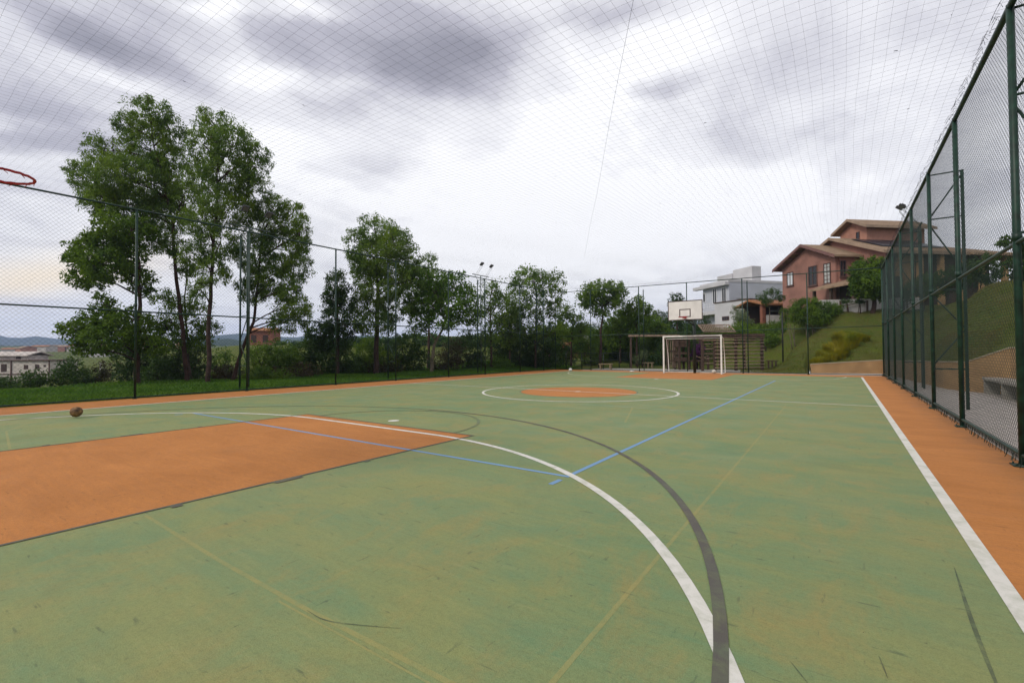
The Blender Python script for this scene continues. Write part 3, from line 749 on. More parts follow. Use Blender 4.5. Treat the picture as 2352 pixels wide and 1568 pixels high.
# ------------------------------------------------------------------ playground things behind the far fence
def bench(px,D,wid,label,mat,rz=0.1,hgt=.42,dep=.38,legs=2):
    p=gpt(px,D); root=empty('wooden_bench',p,label,'bench','small benches behind the far fence',rz)
    mb=MB(); mb.box((-wid/2,-dep/2,hgt-.06),(wid/2,dep/2,hgt)); mb.build('seat',mat,root)
    for k_ in range(legs):
        x=-wid/2+.12+(wid-.24)*k_/(legs-1); mb=MB(); mb.box((x-.05,-dep/2+.03,-.02),(x+.05,dep/2-.03,hgt-.06)); mb.build('leg',mat,root)
    return root
bench(1391,33.0,.95,'small wooden bench on the left behind the far fence',M['benchwood'])
bench(1489,35.5,.80,'pale wooden bench just left of the white goal behind the fence',M['benchwood'],legs=3)
bench(1773,30.6,.66,'small dark wooden bench beside the black lamp post',M['wood'],legs=3,hgt=.5)
p=gpt(1798,31.0); root=empty('lamp_post',p,'slim black lamp post with a flat head at the foot of the grass bank','street lamp')
mb=MB(); mb.tube([(0,0,-.05),(0,0,3.42)],.045,10); mb.build('pole',M['black'],root,True)
v=-(CR.xy.normalized()); v=Vector((v.x,v.y,0))
mb=MB(); mb.tube([(0,0,3.38),v*.30+Vector((0,0,3.44))],.022,8); mb.build('arm',M['black'],root,True)
T=Matrix.Translation(v*.45+Vector((0,0,3.46)))@Matrix.Rotation(YAW,4,'Z')
mb=MB(); mb.box((-.26,-.13,-.03),(.20,.13,.035),T); mb.box((-.20,-.09,.035),(.12,.09,.06),T); hd=mb.build('lamp_head',M['black'],root)
mb=MB(); mb.box((-.23,-.10,-.036),(.0,.10,-.031),T); mb.build('lens',M['lampglass'],hd)
# low railing
root=empty('railing',gpt(1300,33.5),'low dark green rail fence behind the far fence left of the benches','railing')
def rp(px,D,z): x,y=gr(px,D); return Vector((x,y,hz(x,y)+z))
RL=[(1300,34.2),(1336,33.6),(1386,33.0),(1422,36.2),(1446,36.8),(1486,36.5)]
for i_,(px,D) in enumerate(RL):
    mb=MB(); mb.tube([rp(px,D,-.05),rp(px,D,1.15)],.03,8); ab(mb,'post',M['dkgreen'],root,True)
for z in (1.15,.62): mb=MB(); mb.tube([rp(px,D,z) for px,D in RL],.022,8); ab(mb,'rail',M['dkgreen'],root,True)
# pergola beam on posts
root=empty('pergola',gpt(1445,34.5),'dark timber pergola beam on posts behind the goal','pergola')
for px in (1449,1525,1546): mb=MB(); mb.box((-.06,-.06,0),(.06,.06,2.45),Matrix.Translation(gpt(px,34.5))@Matrix.Rotation(YAW,4,'Z')); ab(mb,'post',M['wood'],root)
A=rp(1444,34.5,0); B=rp(1560,34.5,0); 
for zz,oo in ((2.32,-.1),(2.32,.1)):
    mb=MB(); a=Vector((A.x,A.y,zz)); b_=Vector((B.x,B.y,zz)); n=(b_-a).normalized().cross(Vector((0,0,1)))*.03
    mb.prism([a+n,b_+n,b_+n+Vector((0,0,.13)),a+n+Vector((0,0,.13))],(n*oo*30)*.1+Vector((CF.x,CF.y,0))*oo,(n*oo*30)*.1+Vector((CF.x,CF.y,0))*oo-n*2); ab(mb,'beam',M['woodlight'],root)
# trellis and wooden play boxes seen through the goal
root=empty('wooden_trellis',gpt(1548,31.8),'narrow wooden trellis of upright battens seen through the goal','trellis')
T=Matrix.Translation(gpt(1546,31.8))@Matrix.Rotation(YAW,4,'Z')
mb=MB()
for i_ in range(5): x=-.30+.14*i_; mb.box((x-.02,-.02,.15),(x+.02,.02,2.0),T)
ab(mb,'batten',M['woodlight'],root)
mb=MB(); 
for z in (.6,1.25,2.0): mb.box((-.38,-.045,z),(.36,-.022,z+.06),T)
ab(mb,'rail',M['wood'],root)
for x in (-.40,.38): mb=MB(); mb.box((x-.05,-.05,-.05),(x+.05,.05,2.1),T); ab(mb,'post',M['wood'],root)
root=empty('play_tower',gpt(1572,31.5),'dark wooden play tower with a deck and short posts behind the goal','playground')
T=Matrix.Translation(gpt(1572,31.5))@Matrix.Rotation(YAW,4,'Z')
for x in (-.48,.10,.48,1.02,1.42):
    for y in (-.4,.45): 
        mb=MB(); mb.box((x-.06,y-.06,-.05),(x+.06,y+.06,2.05 if x<.2 else .95),T); ab(mb,'post',M['wood'],root)
mb=MB(); mb.box((-.56,-.47,.60),(.17,.52,.85),T); mb.box((-.56,-.47,1.05),(.17,.52,1.2),T); ab(mb,'deck',M['wood'],root)
mb=MB(); mb.box((-.56,-.46,1.55),(.17,.52,2.0),T); mb.box((-.62,-.50,2.05),(.23,.56,2.12),T); ab(mb,'roof_board',M['wood'],root)
mb=MB(); mb.box((.17,-.42,.55),(1.5,.47,.66),T); ab(mb,'bridge',M['wood'],root)
mb=MB(); mb.tube([T@Vector((.55,-.45,.95)),T@Vector((1.0,-.45,.78)),T@Vector((1.42,-.45,.95))],.035,6); mb.tube([T@Vector((.55,.5,.95)),T@Vector((1.0,.5,.78)),T@Vector((1.42,.5,.95))],.035,6); ab(mb,'rope_rail',M['woodlight'],root,True)
# log shelter with slats
root=empty('log_shelter',gpt(1690,29.3),'open brown shelter of horizontal logs with a lattice roof right of the goal','shelter')
SD=29.3; T=Matrix.Translation(gpt(1611,SD)-Vector((0,0,0)))@Matrix.Rotation(YAW-.03,4,'Z')
wS=(1752-1611)/FPX*SD
for x in (.06,.82,2.12,wS-.12):
    for y in (0,2.4): mb=MB(); mb.box((x-.07,y-.07,-.1),(x+.07,y+.07,2.15),T); ab(mb,'post',M['wood'],root)
zs=[.22,.42,.62,.84,1.08,1.30,1.52,1.74,1.93,2.06]
for z in zs:
    mb=MB(); mb.tube([T@Vector((.78 if z<1.9 else 0.02,-.11,z)),T@Vector((wS-.02,-.11,z+.01))],.030,7); ab(mb,'front_log',M['woodlight'],root,True)
for z in (.3,.52,.74,.96,1.18,1.4,1.62,1.84,2.02):
    mb=MB(); mb.tube([T@Vector((wS-1.1,.02,z)),T@Vector((wS+.02,2.4,z))],.032,7); ab(mb,'side_log',M['woodlight'],root,True)
for z in (.35,.75,.95,1.15,1.35,1.55,1.75,1.95):
    mb=MB(); mb.tube([T@Vector((.3,2.5,z)),T@Vector((wS-.05,2.5,z))],.030,7); ab(mb,'back_log',M['wood'],root,True)
mb=MB()
for z in (.5,.8,1.1,1.4,1.7): mb.tube([T@Vector((.06,0,z)),T@Vector((.82,0,z))],.025,6)
ab(mb,'ladder_rung',M['woodlight'],root,True)
mb=MB(); mb.box((-.02,-.16,2.12),(wS+.02,-.06,2.26),T); mb.box((-.02,2.42,2.16),(wS+.02,2.52,2.3),T)
for i_ in range(9): x=.1+(wS-.2)*i_/8; mb.box((x-.03,-.3,2.27),(x+.03,2.6,2.33),T)
ab(mb,'roof_beam',M['wood'],root)
# lattice panel, tilted
mb=MB(); L0=.1; L1=2.05; z0,z1=2.45,2.95; y0,y1=-.2,.75
def lp(u,v): return T@Vector((L0+(L1-L0)*u,y0+(y1-y0)*v,z0+(z1-z0)*v))
for i_ in range(-4,15):
    for dr in (1,-1):
        u0=i_/14.; a=(u0,0); b_=(u0+dr*.30,1)
        ua,va=a; ub,vb=b_
        # clip to 0..1
        def cl(u,v,u2,v2):
            if u<0: t=(0-u)/(u2-u) if u2!=u else 0; return 0,v+(v2-v)*t
            if u>1: t=(1-u)/(u2-u) if u2!=u else 0; return 1,v+(v2-v)*t
            return u,v
        if (ua<0 and ub<0) or (ua>1 and ub>1): continue
        p=cl(ua,va,ub,vb); q_=cl(ub,vb,ua,va); mb.tube([lp(*p)+Vector((0,0,.012*dr)),lp(*q_)+Vector((0,0,.012*dr))],.018,4)
for v_ in (0,1): mb.tube([lp(0,v_),lp(1,v_)],.03,6)
for u_ in (0,1): mb.tube([lp(u_,0),lp(u_,1)],.03,6)
ab(mb,'lattice',M['woodlight'],root)

# ------------------------------------------------------------------ buildings
def frame(L,D,phi):
    p=Vector((CR.x,CR.y,0)).normalized()*L+Vector((CF.x,CF.y,0)).normalized()*D
    return Matrix.Translation(p)@Matrix.Rotation(YAW+R_(phi),4,'Z')
def onplane(T,axis,val,px,py):
    Ti=T.inverted(); o=Ti@CC; d=(Ti.to_3x3())@(CF+CR*((px-1176)/FPX)+CU*((784-py)/FPX)); t=(val-o[axis])/d[axis]; return o+d*t
def gable(mb,x0,x1,y0,y1,ze,zr,T,th=.16,yr=None,hip=0):
    "two slopes, ridge along x, as thick slabs"
    yr=(y0+y1)/2 if yr is None else yr
    for (ya) in (y0,y1):
        n=[Vector((x0,ya,ze)),Vector((x1,ya,ze)),Vector((x1-hip,yr,zr)),Vector((x0,yr,zr))]
        vs=[T@(v+Vector((0,0,0))) for v in n]+[T@(v-Vector((0,0,th))) for v in n]
        mb.add(vs,[(0,1,2,3),(7,6,5,4),(0,4,5,1),(1,5,6,2),(2,6,7,3),(3,7,4,0)])
    if hip:
        n=[Vector((x1,y0,ze)),Vector((x1,y1,ze)),Vector((x1-hip,yr,zr))]
        mb.add([T@v for v in n]+[T@(v-Vector((0,0,th))) for v in n],[(0,1,2),(5,4,3),(0,3,4,1)])
def gwall(mb,x0,x1,y0,y1,zb,ze,zr,T,yr=None):
    yr=(y0+y1)/2 if yr is None else yr
    poly=[(0,y0,zb),(0,y1,zb),(0,y1,ze),(0,yr,zr),(0,y0,ze)]
    mb.prism([T.to_3x3()@Vector(p) for p in poly],T.translation+T.to_3x3()@Vector((x0,0,0)),T.translation+T.to_3x3()@Vector((x1,0,0)))
def win(root,T,axis,val,px0,py0,px1,py1,sg,glass,frm,mull=1,name='window',bars=0,sill=True):
    "window on local plane axis=val, outward sign sg"
    a=onplane(T,axis,val,px0,py0); b_=onplane(T,axis,val,px1,py1); t=1-axis
    u0,u1=sorted((a[t],b_[t])); z0,z1=sorted((a[2],b_[2]))
    def bx(mb,ua,ub,za,zb,d0,d1):
        p=[0,0,0]; q=[0,0,0]; p[t]=ua; q[t]=ub; p[2]=za; q[2]=zb; p[axis],q[axis]=sorted((val+sg*d0,val+sg*d1)); mb.box(p,q,T)
    w=min(.07,(u1-u0)*.12); mb=MB()
    bx(mb,u0,u1,z0,z0+w,.004,.06); bx(mb,u0,u1,z1-w,z1,.004,.06); bx(mb,u0,u0+w,z0+w,z1-w,.004,.06); bx(mb,u1-w,u1,z0+w,z1-w,.004,.06)
    for i_ in range(mull): 
        c=u0+(u1-u0)*(i_+1)/(mull+1); bx(mb,c-w*.4,c+w*.4,z0+w,z1-w,.004,.05)
    for i_ in range(bars):
        c=z0+(z1-z0)*(i_+1)/(bars+1); bx(mb,u0+w,u1-w,c-w*.3,c+w*.3,.004,.045)
    f=ab(mb,name,frm,root); mb=MB(); bx(mb,u0+w*.5,u1-w*.5,z0+w*.5,z1-w*.5,.002,.022); ab(mb,'pane',glass,f)
    if sill: mb=MB(); bx(mb,u0-.06,u1+.06,z0-.07,z0-.003,.002,.10); ab(mb,'sill',frm,f)
    return f
# --- salmon house on the bank
T=frame(25.0,36,7.3); root=empty('house',T.translation+Vector((0,0,hz(T.translation.x,T.translation.y))),'large salmon pink house with stepped tiled gables on top of the grass bank','house')
mb=MB(); gwall(mb,.55,3.0,.55,6.5,3.6,8.62,9.92,T,yr=3.53); ab(mb,'wall',M['salmon'],root)
mb=MB(); gable(mb,0,2.55,0,7.06,8.64,10.22,T); rf=ab(mb,'roof',M['tile'],root)
mb=MB()
for (ya,s_) in ((0,1),(7.06,-1)):
    n=[Vector((-.05,ya,8.66)),Vector((-.05,3.53,10.24)),Vector((-.05,3.53,10.00)),Vector((-.05,ya,8.40))]
    mb.prism([T@v for v in n],(0,0,0),T.to_3x3()@Vector((.045,0,0)))
for i_ in range(9): y=.5+.38*i_*2; z=8.46+(1.58)*(1-abs(y-3.53)/3.53); mb.box((0.01,y-.05,z-.14),(.55,y+.05,z-.02),T)
ab(mb,'verge_board',M['fascia'],rf)
mb=MB(); mb.box((2.7,-1.65,3.6),(9.9,7.2,8.5),T); ab(mb,'wall',M['shadein'],root)
mb=MB(); gwall(mb,2.55,2.68,-1.9,7.6,6.6,8.53,10.42,T,yr=2.85); ab(mb,'gable_wall',M['salmon'],root)
mb=MB(); gable(mb,2.1,9.3,-2.2,7.9,8.57,10.66,T); rf=ab(mb,'roof',M['tile'],root)
mb=MB()
for (ya) in (-2.2,7.9):
    n=[Vector((2.05,ya,8.60)),Vector((2.05,2.85,10.69)),Vector((2.05,2.85,10.46)),Vector((2.05,ya,8.36))]
    mb.prism([T@v for v in n],(0,0,0),T.to_3x3()@Vector((.045,0,0)))
mb.box((2.12,-2.24,8.33),(9.3,-2.205,8.55),T)
ab(mb,'verge_board',M['fasciatan'],rf)
mb=MB(); sl=(10.66-8.57)/5.05
for i_ in range(4):
    x0=3.3+1.35*i_; n=[Vector((x0,-.9,0)),Vector((x0+1.25,-.9,0)),Vector((x0+1.25,1.9,0)),Vector((x0,1.9,0))]
    for v in n: v.z=8.57+(v.y+2.2)*sl+.05
    mb.add([T@v for v in n]+[T@(v+Vector((0,0,.05))) for v in n],[(3,2,1,0),(4,5,6,7),(0,1,5,4),(1,2,6,5),(2,3,7,6),(3,0,4,7)])
ab(mb,'solar_panels',M['solar'],rf)
mb=MB(); gwall(mb,4.75,10.2,1.95,4.6,9.0,11.45,12.15,T,yr=3.25); ab(mb,'upper_wall',M['salmonlight'],root)
mb=MB(); gable(mb,4.2,10.9,1.5,5.0,11.5,12.42,T,yr=3.25); rf=ab(mb,'roof',M['tile'],root)
mb=MB()
for (ya) in (1.5,5.0):
    n=[Vector((4.15,ya,11.52)),Vector((4.15,3.25,12.44)),Vector((4.15,3.25,12.22)),Vector((4.15,ya,11.30))]
    mb.prism([T@v for v in n],(0,0,0),T.to_3x3()@Vector((.045,0,0)))
mb.box((4.2,1.46,11.28),(10.9,1.495,11.48),T); ab(mb,'verge_board',M['fasciatan'],rf)
mb=MB(); gable(mb,9.3,14.0,-2.5,6.2,8.45,10.0,T,hip=3.6); ab(mb,'roof',M['tile'],root)
mb=MB(); mb.box((9.9,-.5,3.8),(13.2,5.5,8.3),T); ab(mb,'wall',M['shadein'],root)
for x in (3.4,5.2,7.0,8.8,10.6,12.6): mb=MB(); mb.box((x,-2.0,3.8),(x+.32,-1.70,8.38),T); ab(mb,'column',M['tan'],root)
mb=MB(); mb.box((3.85,-1.70,4.2),(5.1,-1.66,8.3),T); ab(mb,'wall_panel',M['tan'],root)
win(root,T,0,.55,1808,627,1823,655,-1,M['glasssky'],M['winframe'])
win(root,T,0,.55,1857,613,1878,654,-1,M['glassdark'],M['winframe'],mull=1)
win(root,T,0,.55,1892,606,1909,650,-1,M['curtain'],M['winframe'],mull=1,bars=4)
win(root,T,0,4.75,1967,534,1975,549,-1,M['glassdark'],M['winframe'],mull=0,sill=False)
mb=MB(); mb.box((.80,.40,3.6),(2.66,1.1,8.5),T); ab(mb,'wall',M['salmon'],root)
win(root,T,1,.40,1928,598,1943,636,-1,M['glassdark'],M['winframe'])
# porch
mb=MB(); n=[Vector((-1.5,-3.3,6.0)),Vector((-1.2,1.3,6.0)),Vector((.54,1.3,6.55)),(Vector((2.66,-3.3,7.1)))]
mb.add([T@v for v in n]+[T@(v-Vector((0,0,.14))) for v in n],[(3,2,1,0),(4,5,6,7),(0,1,5,4),(1,2,6,5),(2,3,7,6),(3,0,4,7)]); ab(mb,'porch_roof',M['tile'],root)
mb=MB(); mb.box((.7,-3.0,3.4),(2.6,.38,6.5),T); ab(mb,'porch_wall',M['shadein'],root)
for (x,y) in ((-1.2,-2.9),(-1.1,-.8),(-.95,1.0)): mb=MB(); mb.box((x,y,3.3),(x+.18,y+.18,5.92),T); ab(mb,'porch_post',M['wood'],root)
# --- white modern house
T=frame(25.2,54,14.6); root=empty('white_house',T.translation+Vector((0,0,3.6)),'white flat roofed two storey house with a balcony left of the salmon house','house')
mb=MB(); mb.box((.25,.3,3.0),(9.5,5.0,9.245),T); ab(mb,'wall',M['housewhite'],root)
mb=MB(); mb.box((-.35,.22,8.90),(.24,6.2,9.25),T); mb.box((.10,.26,9.25),(9.6,5.4,9.55),T); mb.box((1.6,5.4,8.96),(9.6,6.2,9.2),T) if False else None; ab(mb,'roof_slab',M['housewhite2'],root)
mb=MB(); mb.box((4.1,1.0,9.56),(5.4,4.2,11.4),T); mb.box((3.9,4.2,9.56),(5.2,6.9,11.0),T); ab(mb,'water_tower',M['housewhite2'],root)
mb=MB(); mb.box((-.9,-.1,5.55),(.24,5.6,5.95),T); bl=ab(mb,'balcony',M['housewhite2'],root)
mb=MB()
for i_ in range(12): mb.tube([T@Vector((-.85,.1+.45*i_,5.95)),T@Vector((-.85,.1+.45*i_,6.9))],.02,5)
for z in (6.9,6.5,6.2): mb.tube([T@Vector((-.85,-.05,z)),T@Vector((-.85,5.5,z))],.022,5)
ab(mb,'balcony_rail',M['winframew'],bl,True)
win(root,T,0,.25,1637,664,1647,697,-1,M['glassdark'],M['winframew'],mull=1,sill=False)
win(root,T,0,.25,1658,661,1669,695,-1,M['glassdark'],M['winframew'],mull=1,sill=False)
win(root,T,0,.25,1615,674,1621,694,-1,M['glassdark'],M['winframew'],mull=0,sill=False)
win(root,T,0,.25,1617,716,1625,733,-1,M['glassdark'],M['winframew'],mull=1,sill=False)
mb=MB(); mb.box((1.2,.22,7.3),(8.,.295,7.36),T); mb.box((1.2,.22,5.7),(8.,.295,5.76),T); ab(mb,'wall_joint',M['concrete'],root)
T2=frame(24.5,48,24); mb=MB(); mb.box((0,0,3.0),(4.2,4.5,6.5),T2); gw=ab(mb,'garage_wall',M['housewhite2'],root)
mb=MB(); mb.box((-.10,-.08,6.505),(4.25,4.6,6.60),T2); ab(mb,'coping',M['wood'],gw)
win(root,T2,0,0,1659,727,1675,735,-1,M['glassdark'],M['winframe'],mull=2,sill=False)
# --- pavilion with an orange roof between the houses
T=frame(25.1,44.2,10); root=empty('pavilion',T.translation+Vector((0,0,3.6)),'open brick pavilion with an orange tiled roof between the white and salmon houses','pavilion')
mb=MB(); gable(mb,-2.0,3.0,-.6,3.4,5.62,6.15,T,hip=.8); ab(mb,'roof',M['tileorange'],root)
mb=MB(); mb.box((-1.75,-.3,3.2),(-1.42,.05,5.6),T); ab(mb,'column',M['brick'],root)
for x in (.1,2.3): mb=MB(); mb.box((x,-.25,3.2),(x+.2,-.05,5.6),T); ab(mb,'column',M['wood'],root)
mb=MB(); mb.box((-1.4,2.6,3.2),(3.4,2.8,5.6),T); ab(mb,'wall',M['shadein'],root)
mb=MB(); mb.box((-1.3,-.28,3.2),(3.2,-.16,4.55),T); ab(mb,'parapet',M['whitewash'],root)
# white boundary wall
A=at(1885,700,32.7); B=at(2120,696,33.1); root=empty('boundary_wall',(A.x,A.y,4.2),'whitewashed boundary wall on the bank below the salmon house','wall')
d=(B-A); d.z=0; n=Vector((-d.y,d.x,0)).normalized()*.18
mb=MB(); a=Vector((A.x,A.y,2.9)); b_=Vector((B.x,B.y,2.9)); mb.prism([a,b_,b_+Vector((0,0,2.05)),a+Vector((0,0,1.85))],(0,0,0),n); ab(mb,'wall',M['whitewash'],root)
mb=MB()
for t in (.18,.44,.80): 
    p=a.lerp(b_,t)-n*.6; mb.box((p.x-.06,p.y-.06,3.1),(p.x+.06,p.y+.06,4.7))
mb.tube([a.lerp(b_,.0)-n*.6+Vector((0,0,1.15)),a.lerp(b_,.44)-n*.6+Vector((0,0,1.75))],.03,6); ab(mb,'timber_post',M['wood'],root)
# --- valley buildings on the left
T=frame(-69.2,70,-8)@Matrix.Translation((3,0,0)); root=empty('valley_house',T.translation+Vector((0,0,-3)),'unfinished pale block building with dark openings in the valley at the far left','house')
mb=MB(); mb.box((-16,0,-5.0),(-3.0,4,.30),T); ab(mb,'wall',M['cream'],root)
mb=MB(); mb.box((-16,1.0,.47),(-8.3,3.8,1.15),T); gable(mb,-16.3,-7.9,.6,4.3,1.16,1.75,T) ; ab(mb,'upper_storey',M['cream'],root)
mb=MB(); mb.box((-16.2,-.25,.31),(-2.8,4.2,.46),T); mb.box((-16.2,-.12,-1.75),(-2.9,-.005,-1.62),T)
for x in (-12.6,-9.9,-3.12): mb.box((x,-.12,-1.615),(x+.14,-.005,.305),T)
mb.box((-9.9,-.12,-3.2),(-9.76,-.005,-1.76),T)
ab(mb,'concrete_band',M['winframe'],root)
for (x,w_,z0,z1) in ((-14.6,.9,-1.1,-.2),(-11.7,1.0,-1.35,-.15),(-7.6,.75,-.95,-.30),(-5.6,.75,-.90,-.25),(-4.1,.4,-.6,-.3),(-11.9,1.2,-3.4,-2.1)):
    mb=MB(); mb.box((x,-.03,z0),(x+w_,-.004,z1),T); f=ab(mb,'window',M['shadein'],root)  # openings are dark sheets, their inner shade painted on
mb=MB(); mb.box((-10.4,.94,.60),(-9.6,.995,1.0),T); ab(mb,'window',M['shadein'],root)
def farhouse(px,D,w,d,h,rh,rot,wall,roof,label,group,name='far_house',parts=False,zoff=0):
    p=gpt(px,D); r=empty(name,p,label,'house',group,YAW+rot)
    I4=Matrix.Identity(4); mb=MB(); gwall(mb,-w/2,w/2,-d/2,d/2,-2,h,h+rh*.93,I4); mb.build('wall',wall,r)
    mb=MB(); gable(mb,-w/2-.3,w/2+.3,-d/2-.4,d/2+.4,h,h+rh+.1,I4,th=.12); mb.build('roof',roof,r)
    if parts:
        for x in (-w*.25,w*.22):
            mb=MB(); mb.box((x-.5,-d/2-.03,h*.35),(x+.5,-d/2-.004,h*.75)); mb.build('window',M['shadein'],r)
    return r
random.seed(21)
for i_ in range(34):
    px=[30,60,88,110,130,150,170,186,200,215,232,250,268,285,300,318,335,352,372,395,140,165,205,255,290,330,60,100,225,275,345,380,410,425][i_]
    D=random.uniform(330,420) if i_<20 else random.uniform(230,330)
    kind=i_%3
    farhouse(px,D,random.uniform(6,12),random.uniform(5,8),random.uniform(2.5,3.8),random.uniform(.8,1.6),random.uniform(-.5,.5),[M['cream'],M['whitewash'],M['salmonlight']][kind],[M['tileorange'],M['roofcement'],M['tile']][kind],
      ['small cream house with an orange roof in the distant valley town','small white house with a grey roof in the distant valley town','small pink house with a tan roof in the distant valley town'][kind],'houses of the distant valley town')
farhouse(607,92,4.6,4,3.6,.5,.1,M['brick'],M['tileorange'],'red brick house behind the leaning trunk of the tall trees',None,'brick_house',True)
farhouse(1320,52,2.2,3,1.9,.5,.3,M['brick'],M['roofcement'],'brick house with a grey roof showing through the trees left of the far corner',None,'brick_house',True)
p=gpt(232,60); root=empty('white_pole',p,'thin white pole standing in the green field behind the left fence','pole'); mb=MB(); mb.tube([(0,0,-.2),(0,0,1.75)],.10,6); mb.tube([(0,0,1.75),(0,0,1.85)],.16,6); mb.build('shaft',M['whitewash'],root)
# ------------------------------------------------------------------ trees
random.seed(5); RS=np.random.RandomState(5)
G='tall trees beyond the left fence'
tree('tree','tallest feathery eucalyptus at the left with a reddish trunk',"tree",20.5,[(428,872),(418,760),(404,640),(398,520),(375,420),(350,320)],.10,
 [(345,262,48,42),(300,290,32,35),(392,305,32,42),(350,345,62,50),(238,345,36,38),(195,405,40,42),(262,405,55,48),(330,420,75,58),(395,400,52,60),(290,475,72,50),(372,490,62,52),(240,460,45,36),(420,470,35,55),(330,545,50,36),(405,560,28,30)],
 M['euc'],M['barkred'],group=G,ll=.13,lw=.034,sp=.34,per=40,droop=.8)
tree('tree','slender dark trunked eucalyptus second from the left with a rounded top','tree',19.6,[(478,880),(480,780),(484,660),(492,540),(500,420),(500,330)],.10,
 [(492,285,42,38),(468,330,38,40),(535,330,50,48),(585,370,34,52),(520,400,62,55),(575,440,45,50),(462,415,34,55),(530,475,62,45),(470,505,42,45),(505,555,50,42),(445,590,30,34),(490,620,34,36),(455,660,22,26)],
 M['euc'],M['bark'],group=G,ll=.13,lw=.034,sp=.34,per=38,droop=.8)
tree('tree','leaning tree with a forked trunk and drooping foliage right of the eucalyptus pair','tree',21,[(532,885),(552,820),(580,740),(592,650),(600,560),(622,490)],.09,
 [(628,478,40,38),(668,500,38,46),(600,520,42,42),(690,545,24,48),(648,560,56,48),(585,590,48,46),(680,610,38,42),(630,640,60,40),(580,665,36,36),(665,665,32,28),(672,705,42,30),(655,740,40,24),(700,725,16,28)],
 M['euc'],M['barkred'],group=G,ll=.13,lw=.034,sp=.33,per=34,droop=.85,extra=None)
tree('tree','broad low branched tree with glossy leaves at the left below the eucalyptus','tree',19.3,[(318,880),(312,800),(322,720),(318,600),(300,520)],.12,
 [(215,570,46,38),(188,600,34,32),(250,610,62,42),(205,640,40,26),(300,590,40,40),(250,560,45,30),(330,650,26,30),(285,525,58,35),(240,700,26,30),(235,745,66,32),(180,765,40,26),(262,775,60,30),(300,735,44,30),(210,800,40,16),(350,790,34,26)],
 M['leafmid'],M['barkred'],group=G,ll=.13,lw=.065,sp=.33,per=26,droop=.3)
tree('tree','thin young tree with loose low foliage between the two eucalyptus trunks','tree',21.5,[(440,880),(428,760),(425,680),(430,600)],.06,
 [(430,620,30,28),(385,690,34,26),(440,700,40,30),(395,740,42,26),(470,750,38,34),(430,780,50,30),(360,750,28,24)],M['leafmid'],M['bark'],group=G,ll=.13,lw=.05,sp=.36,per=20,droop=.5,shell=.2)
tree('tree','large round topped tree in the middle of the left row','tree',27,[(862,862),(866,770),(868,680),(866,600),(866,545)],.16,
 [(865,535,52,42),(828,565,36,48),(905,560,48,42),(866,590,66,46),(935,590,32,42),(840,620,38,34),(900,625,58,34),(945,640,36,30),(870,665,62,30),(830,700,30,34),(905,700,52,34),(860,740,54,30)],
 M['euc'],M['bark'],group=G,ll=.15,lw=.05,sp=.38,per=26,droop=.6)
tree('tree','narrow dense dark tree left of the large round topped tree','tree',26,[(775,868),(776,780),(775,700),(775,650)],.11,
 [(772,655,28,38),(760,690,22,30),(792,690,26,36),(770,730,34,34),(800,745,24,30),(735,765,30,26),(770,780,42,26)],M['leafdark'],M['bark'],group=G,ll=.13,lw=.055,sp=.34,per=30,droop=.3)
tree('tree','pale crooked trunked tree with bright leaves right of the round topped tree','tree',27.5,[(992,864),(990,830),(1000,790),(1022,740),(1010,690)],.13,
 [(968,640,28,30),(1000,660,40,36),(1040,655,42,34),(985,700,46,34),(1050,700,44,34),(950,690,26,40),(1020,735,50,26),(1075,685,22,32),(965,745,30,28),(1085,730,22,26)],
 M['leafbright'],M['barkpale'],group=G,ll=.16,lw=.08,sp=.42,per=18,droop=.2,shell=.35)
tree('tree','slim olive tree top rising behind the round topped tree','tree',33,[(985,858),(985,760),(985,640)],.12,[(985,610,26,28),(965,640,34,30),(1005,650,30,34),(985,690,40,36)],M['eucb'],M['bark'],group=G,ll=.16,lw=.055,sp=.42,per=22)
tree('tree','thin twin stemmed tree behind the floodlight mast','tree',31,[(1129,858),(1128,780),(1125,700),(1130,665)],.08,
 [(1130,668,34,24),(1112,700,26,30),(1150,695,30,30),(1095,720,20,26),(1140,740,36,26),(1165,735,22,30),(1120,770,30,22)],M['eucb'],M['bark'],group=G,ll=.17,lw=.075,sp=.46,per=14,shell=.25)
tree('tree','tall airy tree with see through foliage right of the floodlight mast','tree',33,[(1232,856),(1230,780),(1232,700),(1228,640)],.11,
 [(1210,632,36,22),(1248,635,28,20),(1190,660,30,28),(1232,665,42,30),(1275,650,22,30),(1285,690,18,34),(1210,705,44,30),(1260,720,34,34),(1185,735,28,30),(1230,760,44,28),(1280,760,28,26)],
 M['eucb'],M['bark'],group=G,ll=.18,lw=.08,sp=.48,per=15,shell=.25,droop=.4)
tree('tree','flat topped umbrella shaped tree at the far left corner of the court','tree',37,[(1378,850),(1380,780),(1382,730),(1385,700)],.13,
 [(1350,672,26,24),(1385,664,40,20),(1420,670,24,24),(1365,690,30,16),(1405,690,32,18),(1345,700,16,12),(1380,715,26,12)],M['eucb'],M['bark'],group=G,ll=.20,lw=.09,sp=.46,per=22,shell=.3,droop=.3)
tree('tree','loose leafed tree between the airy tree and the umbrella shaped tree','tree',36,[(1312,850),(1312,790),(1315,740)],.09,
 [(1300,722,24,22),(1325,735,26,24),(1290,750,22,26),(1318,765,34,24),(1340,760,20,22)],M['eucb'],M['bark'],group=G,ll=.18,lw=.08,sp=.46,per=16,shell=.25)
tree('tree','slim loose tree between the floodlight mast and the airy tree','tree',32.5,[(1172,856),(1172,780),(1170,720)],.08,
 [(1165,690,18,18),(1180,712,24,24),(1160,735,26,24),(1190,755,24,26),(1168,775,32,22)],M['eucb'],M['bark'],group=G,ll=.17,lw=.08,sp=.46,per=16,shell=.25)
